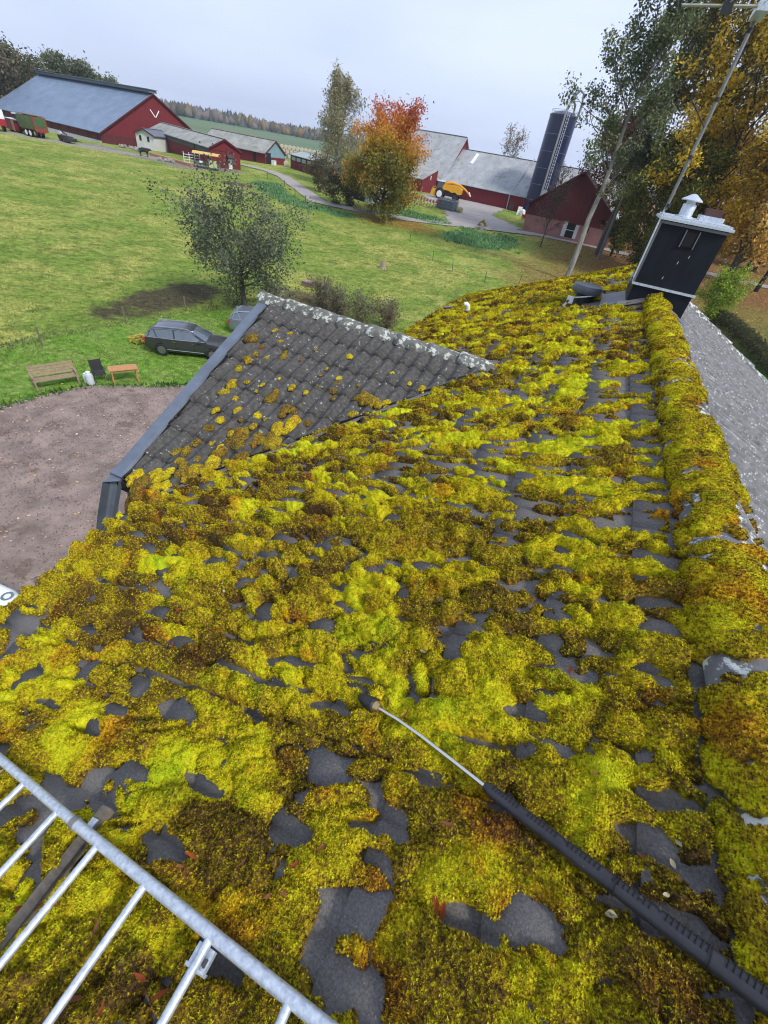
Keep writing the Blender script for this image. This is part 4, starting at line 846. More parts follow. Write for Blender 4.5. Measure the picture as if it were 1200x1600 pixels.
# long grey roofed barn with its taller wing and lean-to
ang = math.atan2(-.164, .986)
r_, pt, panel, R = gable_building('grey_roofed_barn', (-41.85-.986*3, 138.1+.164*3), ang, 44, 18, 6.3, 6.9, 3, M_red, M_roofgrey, 'long dark red barn with a sagging pale grey roof behind the blue silo', bargem=M_roofgrey)
panel('open_doorway', 'front', 2.6, 6.2, 2.8, 6.0, M_dark, .06); panel('skylight_frame', 'front', 18.9, 19.05, 2.7, 6.1, M_dark, .05)
b = MB(); k_ = 6.9/9; q0 = 6.5; b.slab([pt(4.0, 5.3, 6.3+k_*5.3+.2), pt(4.9, 5.3, 6.3+k_*5.3+.2), pt(4.9, 8.2, 6.3+k_*8.2+.2), pt(4.0, 8.2, 6.3+k_*8.2+.2)], (0, 0, .05)); b.build('skylight', M_white, r_)
b = MB(); b.tube([pt(19.2, -.1, 3), pt(19.2, -.3, 6.1), pt(19.8, 9, 6.3+6.9+.5)], .13, 6); b.build('feed_pipe', M_roofgrey, r_)
g2, pt2, pn2, R2 = gable_building('tall_barn_wing', (-41.85-.986*19, 138.1+.164*19+.0), ang, 15.6, 18.4, 6.3, 9.3, 3, M_red, M_roofgrey, 'taller end of the grey roofed barn behind the red maple', bargem=M_roofgrey)
rl = empty('lean_to_shed', tuple(pt2(7, -3, 3)), label='low lean-to with a mossy white roof at the corner of the grey barn', cat='shed')
b = MB(); b.slab([pt2(-1, -6, 5.6), pt2(13, -6, 5.6), pt2(14.2, -.1, 8.1), pt2(-1, -.1, 8.1)], (0, 0, .15)); b.build('roof', M_rooffib, rl)
b = MB(); b.add([pt2(-1, -5.7, 2.5), pt2(12.8, -5.7, 2.5), pt2(12.8, -5.7, 5.6), pt2(-1, -5.7, 5.6), pt2(14., -.2, 2.5), pt2(14., -.2, 8.0)], [(0, 1, 2, 3), (1, 4, 5, 2)]); b.build('wall', M_red, rl)
b = MB(); b.box(pt2(13.45, -2.5, 6.2), (.15, .6, .9), R2@rotm('Z', .2)); b.build('white_window', M_white, rl)
# silo
M_pipe = mat('dull_grey_pipe', (.3, .31, .33), .5, metal=.3)
SX, SY = -18.6, 135.0
si = empty('tower_silo', (SX, SY, 3), label='tall navy blue tower silo with white filling pipe bent over its top', cat='silo')
b = MB(); b.lathe([(3.05, 0), (3.05, 18.4)], (SX, SY, 3), 40); b.build('shell', M_silo, si, True)
b = MB(); b.lathe([(3.15, 18.3), (3.1, 18.55), (2.0, 19.1), (.5, 19.4), (0, 19.4)], (SX, SY, 3), 40); b.build('domed_top', M_silo, si, True)
for z in np.arange(3.0, 18, 3.05):
    b = MB(); b.lathe([(3.06, 0), (3.10, .0), (3.10, .09), (3.06, .09)], (SX, SY, 3+z), 40); b.build('band', mat('pale_blue_band', (.12, .16, .25), .5), si)
tb = np.array([SX, SY, 0.])-np.array([-.14, .99, 0])*0; dv = CAM-np.array([SX, SY, 11]); dv[2] = 0; dv /= np.linalg.norm(dv); sx_ = np.array([-dv[1], dv[0], 0]); sgn = -1 if (RT@(sx_)) > 0 else 1
f = np.array([SX, SY, 0])+dv*3.25+sx_*.2
b = MB(); b.tube([f+[0, 0, 3], f+[0, 0, 21.9], f+[0, 0, 23.2]-sx_*sgn*.3-dv*.3, f+[0, 0, 23.9]-sx_*sgn*.9-dv*1., f+[0, 0, 23.3]-sx_*sgn*1.5-dv*1.8, f+[0, 0, 22]-sx_*sgn*1.6-dv*2.2], .22, 8); b.build('filling_pipe', M_pipe, si, True)
q = np.array([SX, SY, 0]); pp = [f+[0, 0, 23]-sx_*0]
sgn = -1 if (RT@(sx_)) > 0 else 1
b = MB(); b.tube([f+[0, 0, 22.3]-dv*.3, f+[0, 0, 24.4]-sx_*sgn*.6-dv*.5, f+[0, 0, 25.6]-sx_*sgn*1.6-dv*.8, f+[0, 0, 25.2]-sx_*sgn*2.5-dv, f+[0, 0, 23.5]-sx_*sgn*2.8-dv*1.2, f+[0, 0, 21.3]-sx_*sgn*2.7-dv*1.4], .25, 8); b.build('unloading_pipe', M_pipe, si, True)
b = MB(); b.tube([f+sx_*.5+[0, 0, 3], f+sx_*.5+[0, 0, 21.8]], .05, 5); b.tube([f+sx_*.95+[0, 0, 3], f+sx_*.95+[0, 0, 21.8]], .06, 5)
for z in np.arange(3.5, 21.8, .6): b.tube([f+sx_*.5+[0, 0, z], f+sx_*.95+[0, 0, z]], .04, 4)
b.build('ladder', M_galv, si)
b = MB()
for k_ in range(16):
    a = 2*math.pi*k_/16; c = np.array([SX+2.85*math.cos(a), SY+2.85*math.sin(a), 21.4]); b.tube([c, c+[0, 0, 1.]], .04, 4)
b.tube([[SX+2.85*math.cos(a), SY+2.85*math.sin(a), 22.35] for a in np.linspace(0, 6.283, 25)], .04, 4); b.build('railing', M_galv, si)
# red gabled barn at the right
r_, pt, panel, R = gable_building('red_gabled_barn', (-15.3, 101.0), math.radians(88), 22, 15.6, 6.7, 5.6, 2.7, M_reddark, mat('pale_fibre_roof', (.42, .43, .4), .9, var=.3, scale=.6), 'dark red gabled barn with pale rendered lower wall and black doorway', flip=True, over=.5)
panel('rendered_wall', 'end0', 0, 15.6, 2.2, 5.0, M_pink, .07)
for a_, b_, h0, h1, m_, nm in [(7.2, 7.9, 2.8, 5.1, M_whitewall, 'doorpost'), (9.4, 10., 2.8, 4.9, M_whitewall, 'doorpost'), (7.9, 9.4, 2.8, 5.0, M_dark, 'doorway'), (10.9, 11.8, 4.1, 4.9, M_dark, 'window'), (13.4, 14.2, 5.8, 6.4, M_dark, 'window'), (7.9, 9.4, 3.9, 3.98, M_white, 'door_bar')]:
    panel(nm, 'end0', a_, b_, h0, h1, m_, .10+(.03 if nm == 'door_bar' else 0))
b = MB(); b.tube([pt(.5, 3, 8.6), pt(8, 1.5, 13)], .12, 6); b.build('auger_pipe', M_iron, r_)
b = MB(); b.box(pt(2, 1.8, 8.0), (.7, .7, 1.6), R); b.build('vent_stack', M_whitewall, r_)
# small grey shed behind the maple
rs = empty('grey_shed', (-44, 90, 2.4), label='small pale grey boarded shed with a dark doorway behind the maple', cat='shed')
g0 = ground_at(547, 308); g1 = ground_at(581, 320); u_ = (g1-g0); u_[2] = 0; Lw = np.linalg.norm(u_); u_ /= Lw; n_ = np.array([-u_[1], u_[0], 0]); R = np.stack([u_, n_, [0, 0, 1]], 1); c = g0+u_*Lw/2+n_*2
b = MB(); b.box(c+[0, 0, 1.6], (Lw, 4, 3.6), R); b.build('wall', M_whitewall, rs)
b = MB(); b.box(c+[0, 0, 3.55], (Lw+.6, 4.6, .15), R@rotm('X', .12)); b.build('roof', M_rooffib, rs)
b = MB(); b.box(g0+u_*(Lw*.42)-n_*.03+[0, 0, .9], (Lw*.5, .1, 2.0), R); b.build('doorway', M_dark, rs)

# ------------------------------------------------------------------ round straw bales
def bale_mesh():
    b = MB(); b.lathe([(.60, -.6), (.63, -.56), (.63, .56), (.60, .6), (.4, .61), (.2, .615)], (0, 0, 0), 18, rotm('X', math.pi/2)); return b.build('straw_bale', M_bale, None, True)
bp = bale_mesh(); first = True
lab = 'round wrapped straw bale in the long stack beyond the barns'
B0 = np.array([-113., 161.]); B1 = np.array([-96., 168.5])
dd = (B1-B0)/np.linalg.norm(B1-B0); ang = math.atan2(dd[1], dd[0])
for tier in range(3):
    for j in range(14-tier):
        o = bp if first else bp.copy()
        if not first: col.objects.link(o)
        first = False; p = B0+dd*(j*1.36+tier*.68); o.location = (p[0], p[1], 3.62+tier*1.12); o.rotation_euler = (rng.uniform(0, 1)*0, 0, ang+rng.normal(0, .03)); tag(o, lab, 'bale', 'straw bales stacked beyond the barns')
o = bp.copy(); col.objects.link(o); p = ground_at(447, 260); o.location = (p[0], p[1], p[2]+.6); o.rotation_euler = (0, 0, .6); tag(o, 'single straw bale standing apart near the blue gabled barn doorway', 'bale', 'loose round bales')
M_blackbale = mat('black_wrap', (.03, .035, .04), .4); p = ground_at(472, 268)
b = MB(); b.lathe([(.60, -.6), (.66, -.52), (.66, .52), (.60, .6), (.2, .61)], (0, 0, 0), 18, rotm('X', math.pi/2)); o = b.build('wrapped_bale', M_blackbale, None, True); o.location = (p[0], p[1], p[2]+.62); o.rotation_euler = (0, 0, -.5); tag(o, 'black wrapped bale beside the open red shed', 'bale')
for px in ((433, 257), (428, 258)):
    p = ground_at(*px); b = MB(); b.box(p+[0, 0, .45], (.9, .9, .9)); o = b.build('feed_tub', M_white); b = MB(); b.box(p+[0, 0, .93], (1., 1., .08)); b.build('lid', M_white, o); tag(o, 'white feed tub '+('nearer' if px[0] > 430 else 'farther left')+' by the doorway of the blue gabled barn', 'tub')

# ------------------------------------------------------------------ vehicles
def wheel(name, c, r, w_, parent, rim=M_rim, ax='y'):
    R = rotm('X', math.pi/2)
    b = MB(); b.lathe([(r*.66, -w_/2), (r*.95, -w_/2), (r, -w_/2*.7), (r, w_/2*.7), (r*.95, w_/2), (r*.66, w_/2)], c, 24, R); ty = b.build('wheel', M_tyre, parent, True)
    b = MB(); b.lathe([(r*.1, -w_/2*1.02), (r*.67, -w_/2*1.0), (r*.67, w_/2*1.0), (r*.1, w_/2*1.02)], c, 20, R)
    for k_ in range(5):
        q = 2*math.pi*k_/5
        for s in (-1, 1): b.box(np.array(c)+[r*.35*math.cos(q), s*w_*.53, r*.35*math.sin(q)], (r*.55, .02, r*.12), rotm('Y', -q))
    b.build('rim', rim, ty); return ty
def loft(secs, n=None):
    """secs: list of closed section polylines with the same count, joined and capped"""
    V = [p for s in secs for p in s]; m_ = len(secs[0]); F = [(i*m_+k, (i+1)*m_+k, (i+1)*m_+(k+1) % m_, i*m_+(k+1) % m_) for i in range(len(secs)-1) for k in range(m_)]
    F += [tuple(range(m_)), tuple((len(secs)-1)*m_+k for k in range(m_))[::-1]]; b = MB(); b.add(V, F); return b
def estate_car(name, loc, rz, paint, label, rails=True):
    root = empty(name, (0, 0, 0), 0, label=label, cat='car')
    # length along x, nose at +x; half sections of the lower body: x, half width, z bottom, z shoulder, z top centre
    st = [(-2.36, .62, .42, .70, .74), (-2.30, .78, .32, .88, .92), (-2.1, .86, .25, .95, .97), (-1.5, .905, .22, .96, .98), (-.6, .915, .21, .95, .97), (.4, .915, .21, .94, .97), (1.0, .91, .22, .93, .98), (1.5, .90, .22, .88, .94), (1.95, .86, .24, .80, .87), (2.25, .76, .28, .68, .74), (2.38, .58, .36, .58, .62)]
    def sec(x, hw, zb, zs, zt): return [(x, -hw*.9, zb), (x, -hw, zb+.14), (x, -hw, (zb+zs)/2+.04), (x, -hw*.965, zs), (x, -hw*.6, zt), (x, 0, zt+.012), (x, hw*.6, zt), (x, hw*.965, zs), (x, hw, (zb+zs)/2+.04), (x, hw, zb+.14), (x, hw*.9, zb)]
    b = loft([sec(*s) for s in st]); body = b.build('body', paint, root, True)
    # cabin (glass) and roof
    cs = [(-2.22, .72, .96, .965), (-1.98, .70, .94, 1.28), (-1.70, .68, .94, 1.42), (-1.2, .67, .94, 1.465), (-.3, .665, .94, 1.475), (.25, .65, .94, 1.44), (.62, .64, .95, 1.25), (1.08, .66, .96, .975)]
    def csec(x, hw, zb, zt): w2 = hw*.86 if zt > 1.2 else hw*.95; return [(x, -.84, zb), (x, -hw-.02, zb+(zt-zb)*.85), (x, -w2*.88, zt), (x, 0, zt+.02), (x, w2*.88, zt), (x, hw+.02, zb+(zt-zb)*.85), (x, .84, zb)]
    loft([csec(*s) for s in cs]).build('glasshouse', M_cglass, root, True)
    rs_ = [(-2.12, .62, 1.19), (-1.95, .64, 1.315), (-1.70, .65, 1.435), (-1.2, .655, 1.482), (-.3, .65, 1.492), (.22, .63, 1.462), (.36, .60, 1.41)]
    loft([[(x, -w_, z-.035), (x, -w_+.03, z+.005), (x, 0, z+.028), (x, w_-.03, z+.005), (x, w_, z-.035), (x, 0, z-.02)] for x, w_, z in rs_]).build('roof', paint, root, True)
    for s in (-1, 1):
        for nm, P in (('pillar', [(-2.05, .80, .98), (-1.93, .70, 1.30)]), ('pillar', [(-.62, .84, .95), (-.66, .70, 1.40)]), ('pillar', [(1.10, .80, .97), (.30, .66, 1.42)]), ('pillar', [(-1.55, .83, .95), (-1.72, .70, 1.38)])):
            b = MB(); b.tube([(x, s*y, z) for x, y, z in P], .035, 6); b.build(nm, paint if P[0][0] != -.62 else M_black, root)
        b = MB(); b.tube([(-2.02, s*.845, .955), (-.6, s*.872, .955), (1.05, s*.85, .965)], .014, 5); b.build('window_trim', M_chrome, root)
        b = MB(); b.tube([(-1.98, s*.73, 1.30), (-1.6, s*.705, 1.42), (-.6, s*.69, 1.45), (.2, s*.68, 1.42), (.6, s*.73, 1.24)], .012, 5); b.build('window_trim', M_chrome, root)
        b = MB(); b.tube([(-1.25, s*.915, .36), (.95, s*.925, .36)], .018, 6); b.build('sill_trim', M_chrome, root)
        if rails: b = MB(); b.tube([(-1.8, s*.60, 1.44), (-1.7, s*.61, 1.505), (-.3, s*.61, 1.545), (.1, s*.60, 1.51), (.2, s*.6, 1.46)], .017, 6); b.build('roof_rail', M_chrome, root)
        b = MB(); b.box((-2.30, s*.72, .80), (.14, .24, .14), None, .8); b.build('tail_light', M_taillight, root)
        b = MB(); b.box((2.12, s*.70, .66), (.26, .26, .12), rotm('Z', -s*.35)); b.build('headlight', M_glass, root)
        b = MB(); b.lathe([(.02, -.1), (.08, -.08), (.09, .02), (.05, .08)], (.78, s*.99, .99), 10, rotm('X', math.pi/2)); b.build('mirror', paint, root, True)
        for x in (-1.38, 1.42):
            b = MB(); b.lathe([(.37, -.02), (.37, .02)], (x, s*.885, .34), 24, rotm('X', math.pi/2)); b.build('wheel_arch', M_dark, root)
            wheel('wheel', (x, s*.84, .325), .325, .22, root)
        for x in (-.55, .45): b = MB(); b.box((x-.08, s*.928, .84), (.2, .02, .035)); b.build('door_handle', M_chrome, root)
        b = MB(); b.tube([(-.58, s*.923, .36), (-.58, s*.915, .93)], .006, 4); b.tube([(.42, s*.923, .36), (.5, s*.915, .93)], .006, 4); b.tube([(-1.3, s*.92, .75), (-1.45, s*.9, .93)], .006, 4); b.build('door_gap', M_dark, root)
    b = MB(); b.box((-2.36, 0, .62), (.03, .5, .12)); b.build('number_plate', M_white, root)
    b = MB(); b.box((2.36, 0, .5), (.06, .7, .18)); b.build('grille', M_dark, root)
    for s in (-.3, .25): b = MB(); b.tube([(1.0, s, 1.0), (.75, s+.45, 1.17)], .008, 4); b.build('wiper', M_dark, root)
    root.location = loc; root.rotation_euler = (0, 0, rz); return root
h_ = math.atan2(19.3-18.0, -18.4+20.8)
n_ = np.array([-math.sin(h_), math.cos(h_)]); mid = np.array([(-20.8-18.35)/2, (18.0+19.35)/2])+n_*.85
estate_car('estate_car', (mid[0], mid[1], .02), h_, M_car, 'dark grey estate car parked on the lawn beside the gravel')
estate_car('hatchback', (-18.95, 25.3, .02), h_+.05, M_car2, 'blue silver car parked behind the dark estate car, half hidden by the gable', False)
# white van whose rounded roof shows past the eave
vr = empty('white_van', (0, 0, 0), label='white van with a grey ring emblem, its roof corner showing beyond the eave', cat='van')
def rsec(x, hw, zt, rd): 
    P = []
    for sx, a0 in ((1, 0), (-1, 90)):
        for k_ in range(5):
            a = math.radians(a0+k_*22.5); P.append((x, sx*(hw-rd)+rd*math.cos(a), zt-rd+rd*math.sin(a)))
    return P+[(x, -hw, .35), (x, hw, .35)]
vs_ = [(-2.6, .80, 1.75, .25), (-2.5, .92, 1.92, .22), (-2.2, .96, 1.99, .2), (1.5, .96, 2.0, .2), (1.9, .93, 1.97, .24), (2.15, .86, 1.90, .28), (2.3, .74, 1.8, .3), (2.36, .55, 1.66, .3)]
loft([rsec(*s) for s in vs_]).build('body', M_whitecar, vr, True)
loft([rsec(x, hw, z, .2) for x, hw, z in [(2.2, .9, 1.05), (2.9, .86, .95), (3.1, .7, .8)]]).build('bonnet', M_whitecar, vr, True)
b = MB(); b.slab([(2.34, -.6, 1.62), (2.34, .6, 1.62), (2.62, .7, 1.1), (2.62, -.7, 1.1)], (.02, 0, .01)); b.build('windscreen', M_cglass, vr)
for s in (-1, 1):
    for x in (-1.6, 2.3): wheel('wheel', (x, s*.86, .33), .33, .22, vr)
    b = MB(); b.box((1.6, s*.965, 1.4), (.8, .02, .5)); b.build('side_window', M_cglass, vr)
    b = MB(); b.tube([(-2.3, s*.80, 2.003), (1.7, s*.80, 2.003)], .006, 4); b.build('roof_groove', M_galv, vr)
VA = math.radians(12); VO = np.array([-11.25, 1.55]); R3 = rotm('Z', VA)
M_mark = mat('dark_print', (.12, .17, .19), .5, var=.1, bump=0)
def van_local(px, py, z=2.003): d = ray(px, py); k_ = (z+.02-11)/d[2]; p = CAM+d*k_; return R3.T@(p-[VO[0], VO[1], .02])
c = van_local(11, 931.5); b = MB(); ring = [c+[.10*math.cos(a), .10*math.sin(a), .004] for a in np.linspace(0, 2*math.pi, 25)]; b.tube(ring, [.022+.007*(k_ % 2) for k_ in range(25)], 6, False)
o = b.build('ring_emblem', M_mark, vr)
for v_ in o.data.vertices: v_.co.z = 2.005+(v_.co.z-(c[2]+.004))*.12
fc = bpy.data.curves.new('lettering', 'FONT'); fc.body = 'DES'; fc.size = .11; fc.extrude = .001
lo_ = bpy.data.objects.new('lettering', fc); col.objects.link(lo_); fc.materials.append(M_galv); c = van_local(-9, 925); lo_.location = (c[0], c[1], 2.006); lo_.rotation_euler = (0, 0, math.radians(-50)-VA); bpy.context.view_layer.update(); lm = bpy.data.meshes.new_from_object(lo_.evaluated_get(bpy.context.evaluated_depsgraph_get())); lo2 = bpy.data.objects.new('lettering', lm); col.objects.link(lo2); lo2.location = lo_.location; lo2.rotation_euler = lo_.rotation_euler; lo2.parent = vr; bpy.data.objects.remove(lo_)
vr.location = (VO[0], VO[1], .02); vr.rotation_euler = (0, 0, VA)

def tractor(loc, rz, paint, label, name='tractor'):
    root = empty(name, (0, 0, 0), label=label, cat='tractor')
    b = MB(); b.box((1.3, 0, 1.35), (1.9, .8, .75)); b.box((1.3, 0, 1.75), (1.8, .6, .15)); b.build('bonnet', paint, root)
    b = MB(); b.box((-.25, 0, 2.1), (1.4, 1.4, 1.3), None, .9); b.build('cab', M_glass, root)
    b = MB(); b.box((-.25, 0, 2.82), (1.6, 1.6, .16)); b.build('cab_roof', M_white, root)
    b = MB(); b.box((.2, 0, .95), (3.4, .5, .5)); b.build('chassis', M_iron, root)
    for s in (-1, 1):
        wheel('wheel', (-.6, s*.95, .85), .85, .5, root, M_redm); wheel('wheel', (1.7, s*.85, .55), .55, .35, root, M_redm)
        b = MB(); b.box((-.6, s*.95, 1.78), (1.2, .5, .08)); b.build('mudguard', paint, root)
    b = MB(); b.tube([(1.2, .3, 1.8), (1.2, .3, 2.7)], .05, 6); b.build('exhaust', M_iron, root)
    root.location = loc; root.rotation_euler = (0, 0, rz); return root
ba = math.atan2(.175, -.985)
p = ground_at(36, 208); tractor(tuple(p), ba+.15, M_green, 'small dark green tractor coupled to the green forage wagon')
p = ground_at(56, 214); wr = empty('forage_wagon', (0, 0, 0), label='tall green and orange forage wagon beside the great barn', cat='wagon')
b = MB(); b.box((0, 0, 2.1), (4.6, 2.2, 1.9), None, 1.02); b.build('box', M_green, wr)
b = MB(); b.box((-2.45, 0, 2.0), (.3, 2.3, 2.1)); b.build('tailgate_frame', M_orange, wr)
b = MB(); b.box((-2.62, 0, 2.3), (.06, 1.6, 1.2)); b.build('tailgate_panel', M_green, wr)
for x in (-1.6, 0, 1.6):
    b = MB(); b.tube([(x, -1.15, 1.1), (x, -1.15, 3.2), (x, 1.15, 3.2), (x, 1.15, 1.1)], .06, 5); b.build('hoop', M_orange, wr)
b = MB(); b.box((0, 0, 3.2), (4.8, 2.2, .08)); b.build('cover', M_wood, wr)
b = MB(); b.box((0, 0, .95), (5.4, 1.2, .25)); b.build('chassis', M_redm, wr)
for x in (-.6, .6):
    for s in (-1, 1): wheel('wheel', (x, s*.95, .55), .55, .4, wr, M_white)
wr.location = tuple(p); wr.rotation_euler = (0, 0, ba+.1)
p = ground_at(-8, 203); tr_ = empty('red_truck', (0, 0, 0), label='dark red truck with a white body cut by the left edge of the photo', cat='truck')
b = MB(); b.box((0, 0, 2.5), (5, 2.4, 1.4)); b.build('white_body', M_whitecar, tr_); b = MB(); b.box((0, 0, 1.35), (5.1, 2.42, 1.0)); b.build('lower_body', M_redm, tr_); b = MB(); b.box((3.5, 0, 1.9), (1.7, 2.2, 2.2), None, .9); b.build('cab', M_redm, tr_)
for x in (-1.5, 3.3):
    for s in (-1, 1): wheel('wheel', (x, s*1., .5), .5, .35, tr_)
tr_.location = tuple(p); tr_.rotation_euler = (0, 0, ba)
# reddish container between tractor and barn
p = ground_at(20, 207)+[-2, 2, 0]; b = MB(); b.box(p+[0, 0, 1.1], (2.8, 2, 1.6), rotm('Z', ba)); o = b.build('rusty_container', mat('rusty_pink', (.25, .11, .1), .9)); b = MB(); b.box(p+[0, 0, 1.95], (2.9, 2.1, .1), rotm('Z', ba)); b.build('lid', M_whitewall, o); tag(o, 'rusty pink container against the great barn wall beyond the tractor', 'container')
# implement on the road verge
p = ground_at(104, 222); im = empty('mower_conditioner', tuple(p), label='dark grey trailed mower standing on the track before the white plinth', cat='implement')
R = rotm('Z', ba+.1); b = MB(); b.box(p+R@[0, 0, .7], (2.6, 1.3, .5), R); b.box(p+R@[-1.5, .1, .5], (1.3, 1.8, .5), R); b.build('deck', M_iron, im)
b = MB(); b.tube([p+R@[1.2, 0, .8], p+R@[.6, 0, 1.6], p+R@[-.8, .1, 1.1]], .1, 6); b.tube([p+R@[.4, -.4, .7], p+R@[.9, .2, 1.9]], .07, 6); b.build('linkage', M_iron, im)
b = MB(); b.box(p+R@[.9, 0, 1.3], (.5, .6, .3), R); b.build('white_cowl', M_white, im)
b = MB(); b.tube([p+R@[-2.1, 0, .5], p+R@[-4.2, -.3, .5]], .07, 6); b.build('drawbar', M_iron, im)
for s in (-1, 1):
    b = MB(); b.lathe([(.2, -.15), (.45, -.12), (.45, .12), (.2, .15)], p+R@[.2, s*.75, .45], 16, R@rotm('X', math.pi/2)); b.build('wheel', M_tyre, im)
# forage harvester
p = ground_at(694, 312)+[0, 1, 0]; hv = empty('forage_harvester', (0, 0, 0), label='yellow forage harvester with raised spout parked by the dark barn doorway', cat='harvester')
prof = [(-3.6, 1.5), (-3.7, 2.4), (-3.2, 2.9), (-1.5, 3.05), (.6, 2.95), (1.0, 2.6), (1.0, 1.9), (-.5, 1.9), (-1.4, 1.6), (-2.2, 1.8), (-2.9, 1.4)]
b = MB(); b.slab([(x, -1.2, z) for x, z in prof], (0, 2.4, 0)); b.build('engine_body', M_yellow, hv)
b = MB(); b.box((1.75, 0, 2.75), (1.4, 1.7, 1.3), None, .92); b.build('cab', M_glass, hv); b = MB(); b.box((1.75, 0, 3.45), (1.7, 1.9, .2)); b.build('cab_roof', M_white, hv)
b = MB(); b.box((-.6, 0, 1.4), (5.6, 1.3, .7)); b.build('chassis', M_iron, hv)
b = MB(); b.box((3.1, 0, 1.1), (1.3, 2.2, 1.2), rotm('Y', -.25)); b.tube([(2.6, -.9, 1.6), (3.3, -.9, 2.2), (3.9, -.9, 1.9)], .16, 6); b.build('feeder', M_yellow, hv)
b = MB(); b.tube([(.9, 0, 2.7), (.5, 0, 3.15), (-1, 0, 3.45), (-3, 0, 3.2), (-4.6, 0, 2.5), (-5.6, 0, 1.8)], [.3, .34, .3, .24, .18, .14], 8); b.build('spout', M_yellow, hv, True)
b = MB(); b.tube([(-5.4, 0, 2.3), (-5.9, 0, 1.5)], .15, 6); b.build('spout_flap', M_white, hv)
b = MB(); b.tube([(-1.9+.5*math.cos(a), -1.22, 2.35+.22*math.sin(a)) for a in np.linspace(2.2, 4.4, 8)], .05, 5); b.box((-2.6, -1.215, 2.5), (1.2, .02, .1)); b.build('side_mark', mat('dark_red_print', (.2, .02, .04), .5), hv)
for s in (-1, 1):
    wheel('wheel', (1.5, s*1.25, 1.0), 1.0, .65, hv, M_white); wheel('wheel', (-2.4, s*1.15, .7), .7, .45, hv, M_iron)
    b = MB(); b.tube([(1.5+1.15*math.cos(a), s*1.25, 1.0+1.15*math.sin(a)) for a in np.linspace(.3, 2.8, 9)], .12, 6); b.build('mudguard', M_iron, hv)
g0 = ground_at(722, 316)-ground_at(672, 306); hv.location = tuple(p); hv.rotation_euler = (0, 0, math.atan2(g0[1], g0[0])+math.pi)
# wire crate, cultivator, log round
c = ground_at(697, 328); cg_ = empty('wire_crate', tuple(c), label='grey mesh crate standing before the yellow harvester', cat='crate'); W_, D_, H_ = 4.2, 2.0, 1.9; R = rotm('Z', -.25)
b = MB()
for x in np.linspace(-W_/2, W_/2, 15):
    for y in (-D_/2, D_/2): b.tube([c+R@[x, y, 0], c+R@[x, y, H_]], .035, 4)
for y in np.linspace(-D_/2, D_/2, 7):
    for x in (-W_/2, W_/2): b.tube([c+R@[x, y, 0], c+R@[x, y, H_]], .035, 4)
for z in (.02, .5, 1., 1.5, H_): b.tube([c+R@[x*W_/2, y*D_/2, z] for x, y in ((-1, -1), (1, -1), (1, 1), (-1, 1), (-1, -1))], .045, 4)
b.build('mesh', M_wirecage, cg_); b = MB(); b.box(c+[0, 0, .9], (W_*.9, D_*.85, 1.5), R); b.build('contents', mat('bluegrey_sacks', (.2, .25, .29), .8, var=.5), cg_)
p = ground_at(717, 333); b = MB(); b.lathe([(.5, -.5), (.55, -.45), (.55, .45), (.5, .5), (.1, .51)], p+[0, 0, .5], 14, rotm('Y', math.pi/2)@rotm('X', .3)); o = b.build('log_round', mat('cut_log', (.3, .3, .16), .9), None, True); tag(o, 'pale green log round lying at the end of the wire crate', 'log')
p = ground_at(660, 322); cu = empty('cultivator', tuple(p), label='row of rusty cultivator tines with pale tips under the maple', cat='implement'); R = rotm('Z', -.25)
for k_ in range(9):
    q = p+R@[(k_-4)*.75, 0, 0]; b = MB(); b.tube([q+[0, 0, 1.1], q+R@[.2, .2, 1.5], q+R@[.1, .5, .7], q+R@[0, .1, .1]], .07, 5); b.build('tine', M_orange, cu); b = MB(); b.box(q+R@[0, -.3, 1.0], (.22, .1, .6), R); b.build('pale_tip', M_whitewall, cu)
for y in (0, .9, 1.8): b = MB(); b.tube([p+R@[-3.2, y, 1.1], p+R@[3.2, y, 1.1]], .09, 5); b.build('beam', M_redm, cu)
p = ground_at(562, 332); hr = empty('harrow', tuple(p), label='old rusty harrow resting beside the road left of the maple trunk', cat='implement')
b = MB(); b.box(p+[0, 0, .35], (3.6, .2, .15), rotm('Z', -.4)); b.build('beam', M_wood, hr)
for k_ in range(8): q = p+rotm('Z', -.4)@np.array([(k_-3.5)*.45, .2, 0]); b = MB(); b.tube([q+[0, 0, .1], q+[.05, .1, .9], q+[.2, .3, 1.3]], .04, 4); b.build('tine', M_orange, hr)
p = ground_at(575, 330); b = MB(); b.box(p+[0, 0, .7], (1.6, .9, .5), rotm('Z', -.3), .8); o = b.build('yellow_tarpaulin', mat('yellow_tarp', (.55, .5, .1), .8)); tag(o, 'crumpled yellow cover lying low beside the maple trunk', 'cover')
# sacks and red machine by the silo foot
p = ground_at(810, 336); b = MB(); b.box(p+[0, 0, .8], (1.1, 1., 1.6), rotm('Z', .2), .85); b.lathe([(.55, 0), (.62, .5), (.5, 1.1), (.1, 1.3)], p+[.9, -.4, 0], 12); o = b.build('white_sack', M_white, None, True); tag(o, 'white bulk sack standing at the foot of the blue silo', 'sack')
p = ground_at(818, 342); b = MB(); b.box(p+[0, 0, .5], (1., .8, .6)); b.tube([p+[-.4, 0, .6], p+[-.8, 0, 1.3]], .05, 5); b.tube([p+[.3, -.3, .3], p+[.3, -.3, 1.]], .2, 8); o = b.build('red_grain_mill', M_redm); tag(o, 'small red machine beside the white sack below the silo', 'machine')
p = ground_at(797, 331); b = MB(); b.box(p+[0, 0, 1.], (.9, .8, .8)); b.tube([p+[-.3, -.3, 0], p+[-.3, -.3, 1.7]], .07, 5); b.tube([p+[.3, .3, 0], p+[.3, .3, 1.5]], .07, 5); b.box(p+[0, 0, 1.75], (1.2, .5, .1)); o = b.build('old_implement', M_iron); tag(o, 'dark iron implement left of the white sack by the silo', 'implement')
